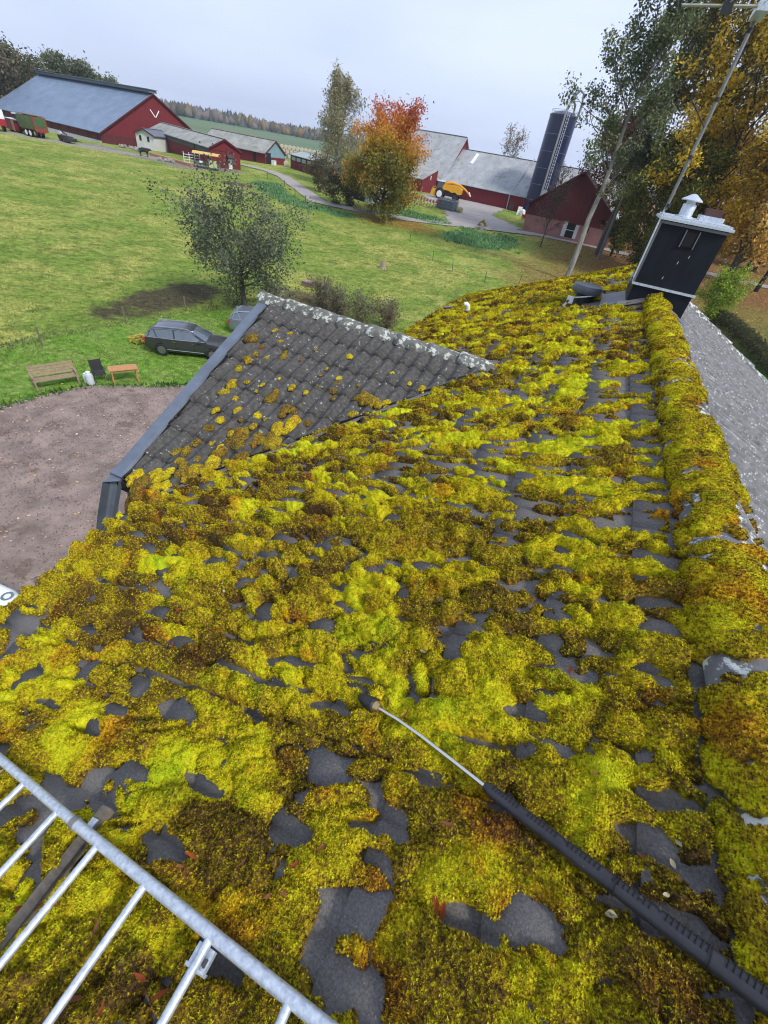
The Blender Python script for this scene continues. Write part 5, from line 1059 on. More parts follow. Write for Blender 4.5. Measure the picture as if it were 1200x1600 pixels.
# yellow roofed feed wagon, white gate, black cow
p = ground_at(325, 264); fw = empty('feed_cart', tuple(p), label='old feeding cart with a curved yellow roof in the tall grass', cat='cart'); R = rotm('Z', math.radians(28))
b = MB()
secs = []
for x in (-2.4, 2.4): secs.append([p+R@[x, 1.4*math.sin(a), 2.0+.55*math.cos(a)] for a in np.linspace(-1.2, 1.2, 7)]+[p+R@[x, 1.35*math.sin(a), 1.93+.52*math.cos(a)] for a in np.linspace(1.2, -1.2, 7)])
loft(secs).build('roof', mat('yellow_roof_sheet', (.62, .42, .13), .6, var=.15), fw, True)
for x in (-2.2, 0, 2.2):
    for y in (-1.1, 1.1): b = MB(); b.tube([p+R@[x, y, .2], p+R@[x, y, 2.2]], .06, 5); b.build('post', M_iron, fw)
b = MB(); b.box(p+R@[0, 0, .75], (4.4, 1.8, .5), R); b.build('tray', mat('grey_green_paint', (.13, .15, .12), .8), fw)
b = MB(); b.box(p+R@[1.3, -1.0, .9], (1.5, .3, 1.1), R); b.build('pale_tank', mat('pale_yellow_tank', (.5, .55, .3), .7), fw); b = MB(); b.box(p+R@[-.9, -1.0, 1.0], (.6, .2, .3), R); b.build('white_box', M_white, fw)
p = ground_at(301, 258); gt = empty('white_gate', tuple(p), label='white tubular gate leaning beside the yellow roofed cart', cat='gate'); R = rotm('Z', math.radians(20))
b = MB()
for z in (.3, .7, 1.1, 1.5): b.tube([p+R@[-1.6, 0, z], p+R@[1.6, 0, z+.1]], .05, 5)
b.build('rail', M_white, gt); b = MB()
for x in (-1.6, -.5, .6, 1.6): b.tube([p+R@[x, 0, 0], p+R@[x, 0, 1.9]], .06, 5)
b.build('upright', M_white, gt)
def skin(name, joints, edges, m, sub=2):
    me = bpy.data.meshes.new(name); me.from_pydata([j[0] for j in joints], edges, []); o = bpy.data.objects.new(name, me); col.objects.link(o)
    md = o.modifiers.new('skin', 'SKIN'); 
    for i, j in enumerate(joints): me.skin_vertices[0].data[i].radius = (j[1], j[2] if len(j) > 2 else j[1])
    me.skin_vertices[0].data[0].use_root = True; s_ = o.modifiers.new('sub', 'SUBSURF'); s_.levels = s_.render_levels = sub; me.materials.append(m); return o
J = [((0, 0, 1.05), .33, .38), ((.55, 0, 1.08), .30, .36), ((-.6, 0, 1.08), .30, .34), ((1.0, 0, 1.2), .17, .22), ((1.3, 0, 1.25), .13, .15), ((1.55, 0, 1.1), .08, .09),
     ((.6, .2, .75), .11), ((.62, .2, .4), .06), ((.6, .2, .03), .055), ((.6, -.2, .75), .11), ((.66, -.2, .4), .06), ((.66, -.2, .03), .055),
     ((-.62, .2, .8), .14), ((-.75, .2, .45), .07), ((-.7, .2, .03), .055), ((-.62, -.2, .8), .14), ((-.72, -.2, .45), .07), ((-.66, -.2, .03), .055), ((-.95, 0, 1.15), .04), ((-1.0, 0, .6), .03)]
E_ = [(0, 1), (0, 2), (1, 3), (3, 4), (4, 5), (1, 6), (6, 7), (7, 8), (1, 9), (9, 10), (10, 11), (2, 12), (12, 13), (13, 14), (2, 15), (15, 16), (16, 17), (2, 18), (18, 19)]
o = skin('cow', J, E_, mat('black_hide', (.02, .02, .022), .6)); p = ground_at(226, 245); o.location = tuple(p); o.rotation_euler = (0, 0, math.radians(20)); tag(o, 'black cow standing by the stony bank before the long red shed', 'cow')
# bank of stones before the long red shed
for i, (px, py, s) in enumerate([(200, 232, 1.1), (215, 236, .8), (262, 252, 1.0)]):
    p = ground_at(px, py); b = MB(); r2 = np.random.default_rng(i)
    for k_ in range(14): b.lathe([(.05, 0), (.35*s*r2.uniform(.5, 1.1), .12), (.22*s, .4*s*r2.uniform(.6, 1.2)), (.04, .5*s)], p+[r2.normal(0, 1.3), r2.normal(0, .7), 0], 7)
    o = b.build('stone_heap', M_stone); tag(o, ['heap of grey stones nearest the milk house', 'low heap of grey stones just left of the black cow', 'heap of grey stones right of the black cow along the red shed'][i], 'stones', kind='stuff')
# brown ridge of silage along the shed foot
b = MB(); p0, p1 = ground_at(236, 243)+[0, 0, .2], ground_at(300, 261)+[0, 0, .2]; b.slab([p0+[0, -.3, -.2], p1+[0, -.3, -.2], p1+[0, .6, -.2], p0+[0, .6, -.2]], (0, 0, .45)); o = b.build('timber_edge', mat('orange_timber', (.42, .22, .13), .9, var=.3)); tag(o, 'orange brown timber edge along the foot of the long red shed', 'timber')

# ------------------------------------------------------------------ yard furniture
def leg(root, x, y, z, w_, m, name='leg', t=(0, 0)): b = MB(); b.slab([(x-w_/2, y-w_/2, 0), (x+w_/2, y-w_/2, 0), (x+w_/2, y+w_/2, 0), (x-w_/2, y+w_/2, 0)], (t[0], t[1], z)); return b.build(name, m, root)
p0, p1 = ground_at(56, 612), ground_at(128, 600); c = (p0+p1)/2; az = math.atan2(*(p1-p0)[[1, 0]])
bn = empty('garden_bench', (0, 0, 0), label='long weathered wooden garden bench with a slatted back at the gravel edge', cat='bench'); BL = 1.85
for k_ in range(4): b = MB(); b.box((0, .02+k_*.115, .43), (BL, .10, .03)); b.build('seat_slat', M_benchwood, bn)
for k_ in range(4): b = MB(); b.box((0, .47+k_*.035, .55+k_*.125), (BL, .03, .105), rotm('X', -.25)); b.build('back_slat', M_benchwood, bn)
for s in (-1, 1):
    leg(bn, s*.86, 0, .62, .07, M_benchwood); leg(bn, s*.86, .44, .98, .07, M_benchwood, t=(0, .14)); b = MB(); b.box((s*.88, .22, .63), (.09, .55, .04)); b.build('armrest', M_benchwood, bn)
bn.location = (c[0]-.0, c[1], .0); bn.rotation_euler = (0, 0, az)
p0, p1 = ground_at(176, 602), ground_at(221, 597); c = (p0+p1)/2; az = math.atan2(*(p1-p0)[[1, 0]])
tb_ = empty('wooden_table', (0, 0, 0), label='small orange varnished wooden table on the lawn edge', cat='table')
b = MB(); b.box((0, .25, .72), (1.3, .62, .035)); b.build('table_top', M_tablewood, tb_); b = MB(); b.box((0, .25, .66), (1.14, .48, .08)); b.build('apron', M_tablewood, tb_)
for s in (-1, 1):
    for y in (.02, .48): leg(tb_, s*.55, y, .7, .055, M_tablewood)
tb_.location = (c[0], c[1], 0); tb_.rotation_euler = (0, 0, az)
c = ground_at(161, 598); ch = empty('folding_chair', (0, 0, 0), label='black folding camp chair between the gas bottle and the table', cat='chair')
b = MB(); b.box((0, .2, .42), (.5, .45, .03)); b.build('seat', M_black, ch); b = MB(); b.box((0, .47, .72), (.5, .03, .55), rotm('X', -.2)); b.build('backrest', M_black, ch)
for s in (-1, 1):
    b = MB(); b.tube([(s*.26, -.02, 0), (s*.26, .5, .55), (s*.26, .56, 1.0)], .012, 6); b.build('leg', M_iron, ch); b = MB(); b.tube([(s*.24, .5, 0), (s*.24, .02, .6)], .012, 6); b.build('leg', M_iron, ch); b = MB(); b.box((s*.27, .22, .62), (.05, .4, .03)); b.build('armrest', M_black, ch)
ch.location = (c[0], c[1], 0); ch.rotation_euler = (0, 0, az+.15)
def bottle(px, py, h_, r_, label):
    c = ground_at(px, py); b = MB(); b.lathe([(r_*.85, 0), (r_*.85, .03), (r_, .05), (r_, h_*.72), (r_*.85, h_*.82), (r_*.4, h_*.88), (.03, h_*.9)], c, 18); o = b.build('gas_bottle', mat('pale_grey_bottle', (.5, .55, .58), .5, var=.1), None, True)
    b = MB(); b.lathe([(r_*.55, h_*.84), (r_*.6, h_*.86), (r_*.6, h_*.99), (r_*.5, h_)], c, 14); b.build('collar', M_white, o, True); tag(o, label, 'gas bottle')
bottle(143, 601, .68, .17, 'taller pale grey gas bottle standing by the black chair'); bottle(137, 598, .5, .13, 'smaller pale gas bottle tucked behind the taller one by the bench')

# ------------------------------------------------------------------ fences
def fence(name, P, label, h_=1.0, m=M_wood, wz=(.45, .8), lean=.05, r0=.045):
    root = empty(name, tuple(P[0]), label=label, cat='fence'); tops = []
    for i, p in enumerate(P):
        l = rng.normal(0, lean, 2); b = MB(); b.tube([p-[0, 0, .1], p+[l[0]*h_, l[1]*h_, h_]], r0, 7); b.build('post', m, root); tops.append((p, l))
    for w_ in wz:
        for a, b_ in zip(tops[:-1], tops[1:]):
            A_, B_ = a[0]+[a[1][0]*w_, a[1][1]*w_, w_*h_], b_[0]+[b_[1][0]*w_, b_[1][1]*w_, w_*h_]; b = MB(); b.tube([A_, (A_+B_)/2-[0, 0, .06], B_], .0035, 3); b.build('wire', M_iron, root)
def gp(*px): return [ground_at(*q) for q in px]
P = gp((67, 541), (198, 506), (291, 487), (330, 478)); P = [np.array([-27.3, 3., 0]), np.array([-27.2, 8.5, 0])]+P
fence('pasture_fence', P, 'low wire fence between the lawn and the churned pasture', 1.05)
fence('electric_fence', gp((584, 348), (600, 352), (640, 378), (676, 408), (707, 424), (757, 441), (810, 446)), 'thin electric fence across the field right of the tree stump', 1.2, M_iron, lean=.08, r0=.03)
fence('roadside_fence', gp((418, 280), (444, 292), (461, 306), (477, 318)), 'row of short stakes along the lower side of the farm road', 1.1, M_iron, lean=.05, r0=.05)
# stump, stone slab, pale stone
p = ground_at(598, 420); st_ = empty('tree_stump', tuple(p), label='pale splintered tree stump standing in the field', cat='stump')
b = MB(); b.lathe([(.45, 0), (.34, .25), (.3, .6), (.27, .75)], p, 12); b.build('base', M_stump, st_); b = MB()
for k_ in range(6): a = k_; b.tube([p+[.18*math.cos(a), .18*math.sin(a), .6], p+[.2*math.cos(a), .2*math.sin(a), .8+.07*(k_ % 3)]], [.07, .02], 5)
b.build('splinters', M_stump, st_)
p = ground_at(481, 448); b = MB(); b.box(p+[0, 0, .22], (.95, .6, .4), rotm('Z', .1), .94); o = b.build('stone_slab', mat('reddish_stone', (.2, .13, .12), .9)); b = MB(); b.box(p+[0, 0, .44], (1., .64, .05), rotm('Z', .1)); b.build('capstone', mat('pink_stone', (.33, .24, .22), .9), o); tag(o, 'square brownish stone block with a flat cap on the bank by the old apple tree', 'stone')
p = ground_at(502, 462); b = MB(); b.lathe([(.15, 0), (.3, .1), (.25, .3), (.08, .38)], p, 9); o = b.build('pale_stone', M_white); tag(o, 'rounded pale stone on the rough bank', 'stone')
o.data.materials[0] = M_stone

# ------------------------------------------------------------------ vegetation
def leaves(C, s, r, nbias=None, droop=0., quad=True):
    n = len(C); N_ = r.normal(size=(n, 3)); N_[:, 2] = np.abs(N_[:, 2])+.2; N_ /= np.linalg.norm(N_, axis=1)[:, None]
    a = np.cross(N_, r.normal(size=(n, 3))); a /= np.linalg.norm(a, axis=1)[:, None]+1e-9
    if droop: a = a*(1-droop)+np.array([0, 0, -1.])*droop; a /= np.linalg.norm(a, axis=1)[:, None]; N_ = np.cross(a, r.normal(size=(n, 3))); N_ /= np.linalg.norm(N_, axis=1)[:, None]
    b_ = np.cross(N_, a); s = (s*r.uniform(.6, 1.3, n))[:, None]; V = np.stack([C-a*s*.6, C+b_*s*.36+N_*s*.08, C+a*s*.6, C-b_*s*.36+N_*s*.08], 1)
    return V.reshape(-1, 3), np.arange(n*4).reshape(-1, 4)
def grow(base, H, lean, r, r0, spread, levels=3, n1=9, start=.25, up=.5, crownw=None, fork=None):
    """returns tubes [(P, radii)] and twig ends"""
    T = []; ends = []
    base = np.array(base, float); top = base+np.array([lean[0], lean[1], H]); m_ = 8
    tr = [base+(top-base)*(i/m_)+np.array([*r.normal(0, .012*H, 2)*(i/m_), 0]) for i in range(m_+1)]; T.append((tr, [r0*(1-.85*i/m_) for i in range(m_+1)]))
    def branch(p, d, l, rad, lev):
        P = [p]; q = p.copy(); dd = d.copy(); k = 4
        for i in range(k): dd = dd+r.normal(0, .16, 3)+np.array([0, 0, up*.12]); dd /= np.linalg.norm(dd); q = q+dd*l/k; P.append(q.copy())
        T.append((P, [rad*(1-.7*i/k) for i in range(k+1)]))
        if lev <= 0: ends.extend(P[2:]); return
        for j in range(4 if lev > 1 else 3):
            i = r.integers(1, k+1); nd = dd+r.normal(0, .55, 3); nd /= np.linalg.norm(nd); branch(P[i], nd, l*r.uniform(.45, .7), rad*.5, lev-1)
        ends.append(P[-1])
    for j in range(n1):
        f_ = start+(1-start)*(j+.5)/n1*r.uniform(.95, 1.05); f_ = min(f_, .99); a = 2.4*j+r.uniform(-.5, .5); i = min(int(f_*m_), m_-1); p = tr[i]+(tr[i+1]-tr[i])*(f_*m_-i)
        w_ = spread*(crownw(f_) if crownw else math.sin(math.pi*min(1, (1-f_)/(1-start)*.8+.15)))
        d = np.array([math.cos(a), math.sin(a), up+f_*.8]); d /= np.linalg.norm(d); branch(p, d, w_, r0*.38*(1.1-f_*.7), levels-1)
    return T, ends
def tree(name, base, H, r0, spread, label, color, nleaf, ls, seed, lean=(0, 0), levels=3, n1=10, start=.2, up=.5, clump=.5, droop=0., crownw=None, bark=M_bark, cat='tree', group=None, trunkcol=None, keep=1., filt=None, minr=.012, out=0.):
    r = np.random.default_rng(seed); T, ends = grow(base, H, lean, r, r0, spread, levels, n1, start, up, crownw)
    root = empty(name, tuple(map(float, base)), label=label, cat=cat, group=group)
    b = MB()
    for P, rr_ in T[:1]: b.tube(P, rr_, 9)
    b.build('trunk', trunkcol or bark, root, True); b = MB()
    for P, rr_ in T[1:]: b.tube(P, [max(q, minr) for q in rr_], 5 if rr_[0] > .05 else 3, False)
    b.build('branches', bark, root, True)
    if nleaf:
        E = np.array(ends)
        if keep < 1: E = E[r.random(len(E)) < keep]
        i = r.integers(0, len(E), nleaf); tint_c = r.normal(0, 1, len(E)); C = E[i]+r.normal(0, clump, (nleaf, 3))*[1, 1, .8]
        if droop: C[:, 2] -= r.exponential(droop*1.6, nleaf)
        if filt is not None: k = filt(C); C = C[k]; i = i[k]
        V, F = leaves(C, np.full(len(C), ls), r, droop=min(droop*.5, .6)); cl_ = np.clip(color(C, tint_c[i], r), 0, 1); cl_ = np.concatenate([cl_, np.ones((len(cl_), 1))], 1)
        np_mesh('crown', V, F, M_leaf, root, attrs={'tint': ('FLOAT_COLOR', np.repeat(cl_, 4, axis=0))})
    return root
def pal(cols, wts=None, j=.18):
    cols = np.array(cols)
    def f(C, t, r):
        k = np.clip(((t+r.normal(0, .45, len(t)))*.5+1)/2*len(cols), 0, len(cols)-1).astype(int); return cols[k]*(1+r.normal(0, j, (len(C), 1)))
    return f
# old apple tree (grey green, drooping)
ab = ground_at(388, 488); r5 = np.random.default_rng(2)
tree('apple_tree', ab+[-.3, 0, 0], 3.9, .24, 3.3, 'spreading old apple tree with grey green leaves beyond the gable', pal([(.07, .085, .055), (.11, .13, .085), (.16, .185, .125), (.24, .27, .19)]), 13000, .15, 21, lean=(-.7, .6), n1=17, start=.40, up=.22, clump=.30, droop=.28, crownw=lambda f_: 1.0, levels=3)
tree('apple_shoots', ab+[-.8, -.2, 0], 2.4, .07, 1.5, 'dense young shoots around the foot of the apple tree', pal([(.05, .07, .04), (.09, .115, .06), (.14, .17, .10)]), 1500, .13, 22, n1=14, start=.02, up=.9, clump=.3, cat='bush')
# rough brown bushes behind the gable ridge
for i, (px, py, H, s, lb) in enumerate([(560, 508, .55, 1.5, 'brown leafless thicket directly behind the gable ridge'), (525, 492, .4, 1.4, 'dull green bramble bush left of the brown thicket'), (603, 512, .5, 1.3, 'pinkish dry weeds at the right end of the thicket'), (500, 478, .8, 1.2, 'low rough weeds between the stone block and the thicket')]):
    b_ = ground_at(px, py); tree('bush', b_, H, .04, s, lb, pal([(.15, .125, .09), (.2, .18, .12), (.27, .22, .17), (.13, .15, .07)] if i != 2 else [(.2, .14, .11), (.26, .19, .15), (.14, .12, .08)]), 2200, .11, 40+i, n1=16, start=.02, up=.7, clump=.28, cat='bush', minr=.008)
# maple: red top, orange flank, green core
mb = ground_at(598, 344)
def maple_col(C, t, r):
    h_ = (C[:, 2]-mb[2])/15.5; sd_ = ((C-mb)@RT)/7.; q = h_-.05+sd_*.05+t*.05+r.normal(0, .05, len(t)); o = np.zeros((len(t), 3))
    P_ = np.array([(.17, .18, .04), (.28, .25, .045), (.55, .36, .05), (.66, .31, .06), (.55, .17, .06), (.45, .09, .07)]); core = np.exp(-(((C-mb)@RT-1.0)/3.0)**2)*np.exp(-((h_-.40)/.28)**2)
    k = np.clip((q*6.4-.6)-core*1.9*(r.random(len(t)) < .9)+np.where((h_ < .45) & (t > .8), 2., 0), 0, 5).astype(int); o = P_[k]; return o*(1+r.normal(0, .15, (len(t), 1)))
tree('maple_tree', mb+RT*[1,1,0]*-.3, 9.4, .40, 5.2, 'maple with crimson top and orange flanks beside the farm road', maple_col, 46000, .27, 31, lean=(0, 0), n1=30, start=.10, up=.34, clump=.6, crownw=lambda f_: .70+.14*math.sin(math.pi*f_))
# birch behind it
bb = ground_at(524, 292)
tree('birch_tree', bb, 15.8, .3, 5.0, 'tall birch with thin drooping yellow olive foliage behind the maple', pal([(.17, .175, .09), (.26, .25, .13), (.36, .33, .19), (.48, .43, .25)]), 17000, .26, 33, n1=26, start=.08, up=.75, clump=.35, droop=.75, crownw=lambda f_: .3+.75*(1-f_)**.55, bark=M_barkpale)
for i, (px, py, H, s) in enumerate([(520, 318, 2.6, 2.2), (497, 300, 3, 2.4), (546, 322, 2.2, 1.8)]):
    tree('roadside_bush', ground_at(px, py), H, .06, s, ['greenish brown bush at the foot of the birch beside the road', 'ragged brown bush on the left of the birch', 'low reddish brown bush before the grey shed'][i], pal([(.09, .10, .05), (.13, .11, .06), (.17, .12, .08), (.1, .13, .05)]), 2500, .26, 50+i, n1=14, start=.03, up=.8, clump=.4, cat='bush')
# right hand trees
G_ = pal([(.08, .105, .05), (.12, .15, .07), (.17, .20, .095), (.24, .27, .14)]); DG_ = pal([(.06, .075, .04), (.09, .11, .055), (.13, .14, .065), (.2, .16, .08)])
YO = pal([(.32, .26, .04), (.65, .44, .04), (.88, .58, .05), (.95, .68, .10)]); YG = pal([(.05, .07, .02), (.11, .13, .025), (.19, .19, .03), (.28, .25, .03)]); RB = pal([(.12, .06, .04), (.2, .09, .05), (.28, .12, .07), (.1, .09, .04)]); BR = pal([(.12, .07, .05), (.16, .1, .08), (.2, .13, .1)])
OR = pal([(.26, .22, .06), (.50, .36, .08), (.72, .46, .12), (.82, .54, .2)])
t1 = ground_at(884, 438)
def thin_top(f_): return 1.0 if f_ > .3 else .6
tree('ash_tree', t1, 27, .36, 4.6, 'tall ash with pale cracked trunk and sparse green leaves at the right', G_, 17000, .26, 61, lean=(.6, 0), n1=19, start=.34, up=1.0, clump=.45, crownw=lambda f_: .75+.35*math.sin(f_*4), trunkcol=M_barkpale, keep=.55)
t2 = ground_at(934, 406); tree('ash_tree', t2, 24, .26, 4.6, 'second ash with a slim bare grey trunk behind the first', G_, 11000, .27, 62, n1=13, start=.38, up=.8, clump=.5, trunkcol=mat('grey_bark', (.2, .19, .18), .9, var=.4, scale=3), keep=.7)
tree('linden_tree', (-.5, 92, 1.9), 34, .5, 7.5, 'very tall dark green tree reaching past the top of the photo', DG_, 7500, .34, 63, lean=(1, 0), n1=24, start=.22, up=.95, clump=.7, crownw=lambda f_: .55+.5*math.sin(math.pi*f_))
tree('linden_tree', (7.5, 100, 2.4), 36, .55, 8, 'dark green tall tree right of the aerial mast, far back', DG_, 7000, .36, 64, n1=22, start=.3, up=1.0, clump=.7)
tree('maple_tree', (10.2, 82, 1.5), 22, .45, 8.2, 'broad golden yellow maple behind the chimney', YO, 30000, .36, 65, n1=26, start=.1, up=.6, clump=.62)
tree('maple_tree', (16.5, 78, 1.4), 27, .5, 9, 'tall maple turning orange brown at the right edge', OR, 30000, .38, 66, n1=26, start=.14, up=.7, clump=.7)
tree('maple_tree', (7.2, 88, 1.8), 30, .5, 7.5, 'olive and gold maple rising behind the aerial mast', pal([(.10, .11, .03), (.2, .18, .04), (.34, .26, .05), (.5, .34, .06)]), 24000, .38, 67, n1=20, start=.25, up=.8, clump=.65)
tree('hazel_tree', (5.6, 79, 1.5), 10.5, .22, 5.2, 'low bushy tree turning yellow green left of the chimney', YG, 24000, .3, 68, n1=22, start=.05, up=.6, clump=.55)
tree('hazel_tree', (1.6, 93, 2.1), 12, .2, 4.2, 'olive green bushy tree behind the slim grey trunk', YG, 10000, .34, 69, n1=16, start=.08, up=.7, clump=.55)
tree('cherry_tree', (-4.2, 103, 2.6), 14.5, .25, 4.8, 'russet tree half hidden by ash leaves behind the red gabled barn', RB, 8500, .36, 70, n1=16, start=.25, up=.7, clump=.55)
sb = ground_at(844, 386); tree('young_plum_tree', sb, 6.6, .12, 2.8, 'small nearly bare brown tree standing before the red gabled barn', BR, 2200, .17, 71, n1=16, start=.25, up=.9, clump=.3, crownw=lambda f_: 1., minr=.022)
for i, (px, py, H, lx) in enumerate([(1163, 425, 16, 1.5), (1180, 456, 15, 1.5)]):
    b_ = ground_at(px, py); tree('dark_trunk_maple', b_, H, .32, 6., ['golden maple on the left of two dark trunks in the leaf litter', 'golden maple on the right of two dark trunks in the leaf litter'][i], YO if i == 0 else YG, 7000, .34, 74+i, lean=(.5, 0), n1=12, start=.45, up=.5, clump=.6, bark=mat('dark_bark', (.03, .027, .022), .9, var=.4), keep=.9)
for i, (x_, y_, H_, c_, lb) in enumerate([(20, 118, 13, YO, 'yellow tree far behind the two dark trunks'), (27, 112, 15, OR, 'orange brown tree at the far right edge of the grove'), (13, 130, 13, YG, 'olive green tree filling the back of the grove'), (34, 125, 16, RB, 'russet tree at the back right of the grove'), (22, 140, 15, OR, 'pale orange tree farthest back in the grove')]):
    tree('grove_tree', (x_, y_, 2.9), H_, .35, 7, lb, c_, 9000, .48, 120+i, n1=20, start=.06, up=.6, clump=.8)
# small twiggy tree top seen behind the grey barn
tree('distant_tree', (-40.5, 196, 3), 14.5, .3, 5, 'thin pinkish tree top showing above the grey barn roof', pal([(.3, .22, .18), (.35, .27, .2), (.4, .32, .24)]), 1400, .4, 80, n1=14, start=.3, up=.7, clump=.6, minr=.05)
# left trees behind the great barn
for i, (px, dist_, H, s, c_, lb) in enumerate([(14, 225, 8, 7, DG_, 'rounded dark green tree rising behind the left end of the great barn'), (44, 232, 7, 6, DG_, 'second dark tree close behind the great barn ridge'), (-12, 212, 7.5, 5.5, pal([(.13, .12, .07), (.18, .16, .1), (.22, .18, .12)]), 'thin pale branched tree at the far left edge'), (98, 250, 9.5, 6.5, G_, 'wind swept willow just above the great barn ridge'), (132, 255, 8.5, 6, G_, 'second wind swept willow above the great barn ridge'), (163, 262, 7.5, 5, G_, 'lowest of the willows above the great barn ridge')]):
    d = ray(px, 130); d = d/np.hypot(d[0], d[1])*dist_; tree('barn_tree', (d[0], d[1], 3), H, .5, s, lb, c_, 8000, .7, 90+i, n1=16, start=.15, up=.6, clump=1.1, minr=.05, lean=(0, 0))
# bright shrub, hedge
tree('golden_shrub', ground_at(1104, 500), 3.0, .08, 2.2, 'bright yellow green feathery shrub beyond the far corner of the roof', pal([(.2, .3, .03), (.3, .42, .04), (.4, .5, .08)]), 9000, .17, 100, n1=20, start=.02, up=.8, clump=.3, cat='bush')
r6 = np.random.default_rng(3); hp = [np.array(q, float) for q in [(15.2, 66, .8), (16.2, 61, .7), (16.8, 56, .6), (17.2, 52, .4), (17.5, 47.5, .25)]]; C = []
for k_ in range(14000):
    s_ = r6.random()*(len(hp)-1); i = int(s_); p = hp[i]+(hp[i+1]-hp[i])*(s_-i); C.append([p[0]+r6.normal(0, .45), p[1]+r6.normal(0, .35), p[2]+1.3*r6.random()**.7])
C = np.array(C); V, F = leaves(C, np.full(len(C), .15), r6); cl_ = np.array([(.05, .05, .03), (.08, .08, .04), (.12, .10, .06), (.09, .12, .04)])[r6.integers(0, 4, len(C))]; o = np_mesh('clipped_hedge', V, F, M_leaf, attrs={'tint': ('FLOAT_COLOR', np.repeat(np.concatenate([cl_, np.ones((len(C), 1))], 1), 4, 0))}); tag(o, 'dark brownish clipped hedge curving down the right edge', 'hedge')
# hosta and yellow plants
def rosette(name, p, R_, n, s, cols, label, seed, cat='plant', h_=.35):
    r = np.random.default_rng(seed); V = []; F = []; T = []
    for k_ in range(n):
        a = r.uniform(0, 6.28); q = R_*math.sqrt(r.random()); c = np.array([q*math.cos(a), q*math.sin(a), h_*(1-q/R_*.7)]); d = np.array([math.cos(a), math.sin(a), r.uniform(-.2, .7)]); d /= np.linalg.norm(d); e_ = np.cross(d, [0, 0, 1.]); e_ /= np.linalg.norm(e_)
        b0 = len(V); V += [c-d*s*.5, c+e_*s*.28+[0, 0, .03], c+d*s*.5-[0, 0, s*.2], c-e_*s*.28+[0, 0, .03]]; F.append([b0, b0+1, b0+2, b0+3]); T += [cols[r.integers(len(cols))]]*4
    o = np_mesh(name, np.array(V)+p, np.array(F), M_leaf, attrs={'tint': ('FLOAT_COLOR', np.concatenate([np.array(T), np.ones((len(T), 1))], 1))}); return tag(o, label, cat)
rosette('hosta_plant', ground_at(224, 532), .75, 170, .34, [(.5, .42, .08), (.6, .52, .12), (.35, .36, .06)], 'clump of yellowing hosta leaves behind the dark estate car', 1)
rosette('dry_plant', ground_at(752, 358), .8, 120, .6, [(.45, .35, .12), (.3, .28, .1), (.5, .42, .2)], 'yellowing plant on a pale stump by the road bend', 2, h_=1.6)
p = ground_at(751, 360); b = MB(); b.lathe([(.5, 0), (.4, .5), (.38, 1.)], p, 9); o = b.build('roadside_stump', M_stone); tag(o, 'pale stump below the yellowing plant at the road bend', 'stump')

# grass, weeds and leaf litter: nobody could count them
def blades(n, test, s0, s1, colf, name, label, seed, box, fall=30., cat='grass'):
    r = np.random.default_rng(seed); x = r.uniform(box[0], box[1], n*3); y = r.uniform(box[2], box[3], n*3); k = test(x, y)&(r.random(len(x)) < np.clip(fall/np.hypot(x, y), .15, 1)**1.0); x, y = x[k][:n], y[k][:n]; n = len(x)
    z = zg(x, y)+(fbm(x*.5, y*.5, 3, 3)-.5)*.10; P0 = np.stack([x, y, z-.01], 1); h_ = r.uniform(s0, s1, n)*(.5+fbm(x*.35, y*.35, 11, 2)); a = r.uniform(0, 6.28, n); w_ = h_*.55
    d = np.stack([np.cos(a), np.sin(a), 0*a], 1)*w_[:, None]*.5; l_ = np.stack([r.normal(0, .4, n)*h_, r.normal(0, .4, n)*h_, h_], 1)
    V = np.stack([P0-d, P0+d, P0+l_], 1).reshape(-1, 3); F = np.arange(n*3).reshape(-1, 3); c = np.clip(colf(x, y, r), 0, 1); c = np.concatenate([c, np.ones((n, 1))], 1)
    tag(np_mesh(name, V, F, M_grass, attrs={'tint': ('FLOAT_COLOR', np.repeat(c, 3, 0))}), label, cat, kind='stuff')
def offroad(x, y): return (polydist(x, y, ROAD) > 2.0) & ~inpoly(x, y, FYARD)
def field_test(x, y): return offroad(x, y) & ~inpoly(x, y, YARD) & ~inpoly(x, y, LAWN) & (x < -14+0*y+np.where(y > 60, -4, 14)) & ~((x > -4.5) & (y < 14))
blades(150000, field_test, .04, .13, lambda x, y, r: ground_color(x, y)*(1+r.normal(0, .22, (len(x), 1)))*1.05, 'pasture_grass', 'rough yellow green pasture grass', 7, (-95, 4, 10, 90))
blades(60000, lambda x, y: inpoly(x, y, LAWN) & ~(polydist(x, y, YARD, True)*np.where(inpoly(x, y, YARD), 1, -1) > -.1) & (x < -4.5), .03, .09, lambda x, y, r: ground_color(x, y)*(1+r.normal(0, .2, (len(x), 1))), 'lawn_grass', 'short bright green lawn grass', 8, (-28, -4, 5, 34))
blades(9000, lambda x, y: (polydist(x, y, FENCE) < .5), .06, .16, lambda x, y, r: np.array([.18, .24, .09])*(1+r.normal(0, .3, (len(x), 1))), 'fence_weeds', 'taller dull green weeds along the pasture fence', 9, (-29, -21, 3, 34))
blades(6000, lambda x, y: (polydist(x, y, YARD[2:10]) < .3) & (x < -10), .08, .25, lambda x, y, r: np.array([.08, .17, .04])*(1+r.normal(0, .25, (len(x), 1))), 'edge_weeds', 'ragged weeds along the gravel edge by the bench and table', 10, (-24, -8, 7, 18))
blades(4500, lambda x, y: np.hypot((x+18.6)/6.2, (y-82)/7.2)+(fbm(x*.5, y*.5, 44, 3)-.5)*.9 < 1, .15, .4, lambda x, y, r: np.array([.15, .29, .12])*(1+r.normal(0, .35, (len(x), 1))), 'nettles', 'dark green patch of nettles below the road bend', 11, (-26, -11, 73, 90), 300)
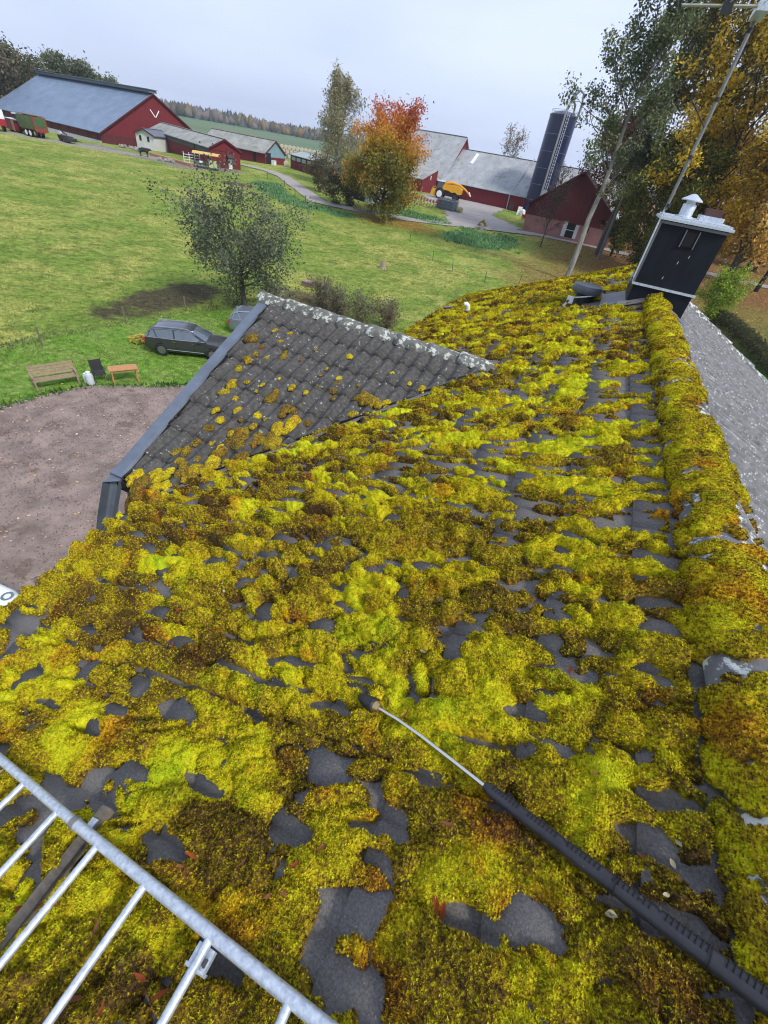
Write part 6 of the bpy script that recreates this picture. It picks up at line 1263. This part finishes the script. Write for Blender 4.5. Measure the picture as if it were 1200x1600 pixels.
blades(5000, lambda x, y: polydist(x, y, [(-62, 84), (-52, 75), (-44, 73.5), (-39, 75)])+(fbm(x*.5, y*.5, 44, 3)-.5)*4 < 2.4, .15, .4, lambda x, y, r: np.array([.15, .29, .12])*(1+r.normal(0, .35, (len(x), 1))), 'nettles', 'blue green nettle bank along the lower side of the farm road', 12, (-66, -35, 70, 88), 300)
blades(3500, lambda x, y: polydist(x, y, [(-30, 89), (-39, 91)])+(fbm(x*.5, y*.5, 44, 3)-.5)*4 < 3, .15, .4, lambda x, y, r: np.array([.15, .29, .12])*(1+r.normal(0, .35, (len(x), 1))), 'nettles', 'green nettle patch below the wire crate', 13, (-44, -26, 84, 96), 300)
def litter(n, box, prob, cols, s, name, label, seed, lift=.02):
    r = np.random.default_rng(seed); x = r.uniform(box[0], box[1], n*2); y = r.uniform(box[2], box[3], n*2); k = r.random(len(x)) < prob(x, y); x, y = x[k][:n], y[k][:n]; n = len(x)
    C = np.stack([x, y, zg(x, y)+lift+(fbm(x*.5, y*.5, 3, 3)-.5)*.10], 1); a = r.uniform(0, 6.28, n); d = np.stack([np.cos(a), np.sin(a), r.normal(0, .25, n)], 1)*s*r.uniform(.6, 1.3, (n, 1)); e_ = np.stack([-np.sin(a), np.cos(a), r.normal(0, .25, n)], 1)*s*.6
    V = np.stack([C-d, C+e_, C+d, C-e_], 1).reshape(-1, 3); c = np.array(cols)[r.integers(0, len(cols), n)]; c = np.concatenate([c*(1+r.normal(0, .15, (n, 1))), np.ones((n, 1))], 1)
    tag(np_mesh(name, V, np.arange(n*4).reshape(-1, 4), M_leaf, attrs={'tint': ('FLOAT_COLOR', np.repeat(np.clip(c, 0, 1), 4, 0))}), label, 'leaves', kind='stuff')
LC = [(.42, .2, .07), (.5, .3, .1), (.3, .14, .06), (.55, .4, .15), (.36, .17, .1)]
litter(45000, (-16, 32, 52, 118), lambda x, y: sm((x+14+(fbm(x*.3, y*.3, 5, 2)-.5)*12)/12)*sm((y-54)/14)*np.where(polydist(x, y, ROAD) < 1.8, .5, 1), LC, .10, 'leaf_litter', 'brown and orange fallen leaves under the right hand trees', 14, .04)
litter(7000, (-45, -22, 72, 88), lambda x, y: sm(1.3-np.hypot((x+33)/8, (y-79)/6)), [(.5, .36, .08), (.55, .4, .12), (.4, .25, .06)], .10, 'leaf_litter', 'yellow fallen leaves around the maple trunk', 15, .05)
litter(900, (-22, -3, -4, 16.5), lambda x, y: inpoly(x, y, YARD)*1., [(.7, .5, .38), (.6, .36, .24), (.75, .62, .5)], .055, 'yard_leaves', 'scattered pale fallen leaves on the gravel yard', 16, .10)
litter(26000, (-24, -3, -6, 16.5), lambda x, y: inpoly(x, y, YARD)*(.3+.7*fbm(x*.7, y*.7, 88, 3)), [(.2, .15, .13), (.45, .38, .35), (.28, .2, .17), (.14, .11, .10)], .028, 'gravel_stones', 'loose gravel stones strewn over the yard', 17, .085)
litter(260, (-27, -5, 6, 33), lambda x, y: inpoly(x, y, LAWN)*1., [(.7, .6, .2), (.6, .45, .2)], .06, 'lawn_leaves', 'a few yellow leaves scattered on the lawn', 18, .09)
# far forest: one mass
def forest():
    r = np.random.default_rng(77); V = []; F = []; T = []; n = 0
    pr = np.array([(0, 0), ]); m_ = 4200
    for i in range(m_):
        a = math.radians(r.uniform(-78, 30)); R_ = r.uniform(780, 1050); 
        if math.radians(-62) < a < math.radians(-40): R_ += (a+math.radians(62))*0
        x, y = R_*math.sin(a), R_*math.cos(a); kind = r.random(); seg = float(vnoise(np.array(a*18), np.array(.5), 9))
        H = r.uniform(7, 13)*(.8+.5*seg); w_ = r.uniform(3, 6)
        if kind < .3+.3*(seg > .6): c = np.array([.10, .12, .105]); con = True; w_ *= .75; H *= 1.15
        elif kind < .7: c = np.array([.23, .2, .17]); con = False
        elif kind < .86: c = np.array([.30, .21, .08]); con = False
        else: c = np.array([.12, .12, .07]); con = False
        c = c*(1+r.normal(0, .15)); base = 2.5; P = []
        m2 = 7
        if con: rings = [(.1, 1), (.45, .7), (.75, .35), (1, .02)]
        else: rings = [(.08, .55), (.35, 1), (.7, .85), (1, .15)]
        for (hz, rw) in rings:
            for k in range(m2):
                q = 2*math.pi*k/m2+r.uniform(-.3, .3); j = r.uniform(.75, 1.25); P.append((x+w_*rw*j*math.cos(q), y+w_*rw*j*math.sin(q), base+H*hz+r.normal(0, .5)))
        for a_ in range(3):
            for k in range(m2): F.append([n+a_*m2+k, n+a_*m2+(k+1) % m2, n+(a_+1)*m2+(k+1) % m2, n+(a_+1)*m2+k])
        V += P; T += [list(c)+[1]]*len(P); n += len(P)
    tag(np_mesh('forest', V, np.array(F), M_leaf, attrs={'tint': ('FLOAT_COLOR', T)}), 'distant autumn forest along the horizon beyond the fields', 'forest', kind='stuff')
forest()

# ------------------------------------------------------------------ air
hb = MB(); hb.box((0, 0, 29), (4700, 4700, 62)); hz_ = bpy.data.materials.new('haze'); hz_.use_nodes = True; t = hz_.node_tree; t.nodes.clear()
o_ = N(t, 'ShaderNodeOutputMaterial'); v_ = N(t, 'ShaderNodeVolumePrincipled'); v_.inputs['Density'].default_value = .0002; v_.inputs['Color'].default_value = (.8, .88, 1, 1); t.links.new(v_.outputs[0], o_.inputs['Volume'])
ho = hb.build('haze', hz_); tag(ho, kind='stuff', label='thin pale haze over the fields', cat='haze')
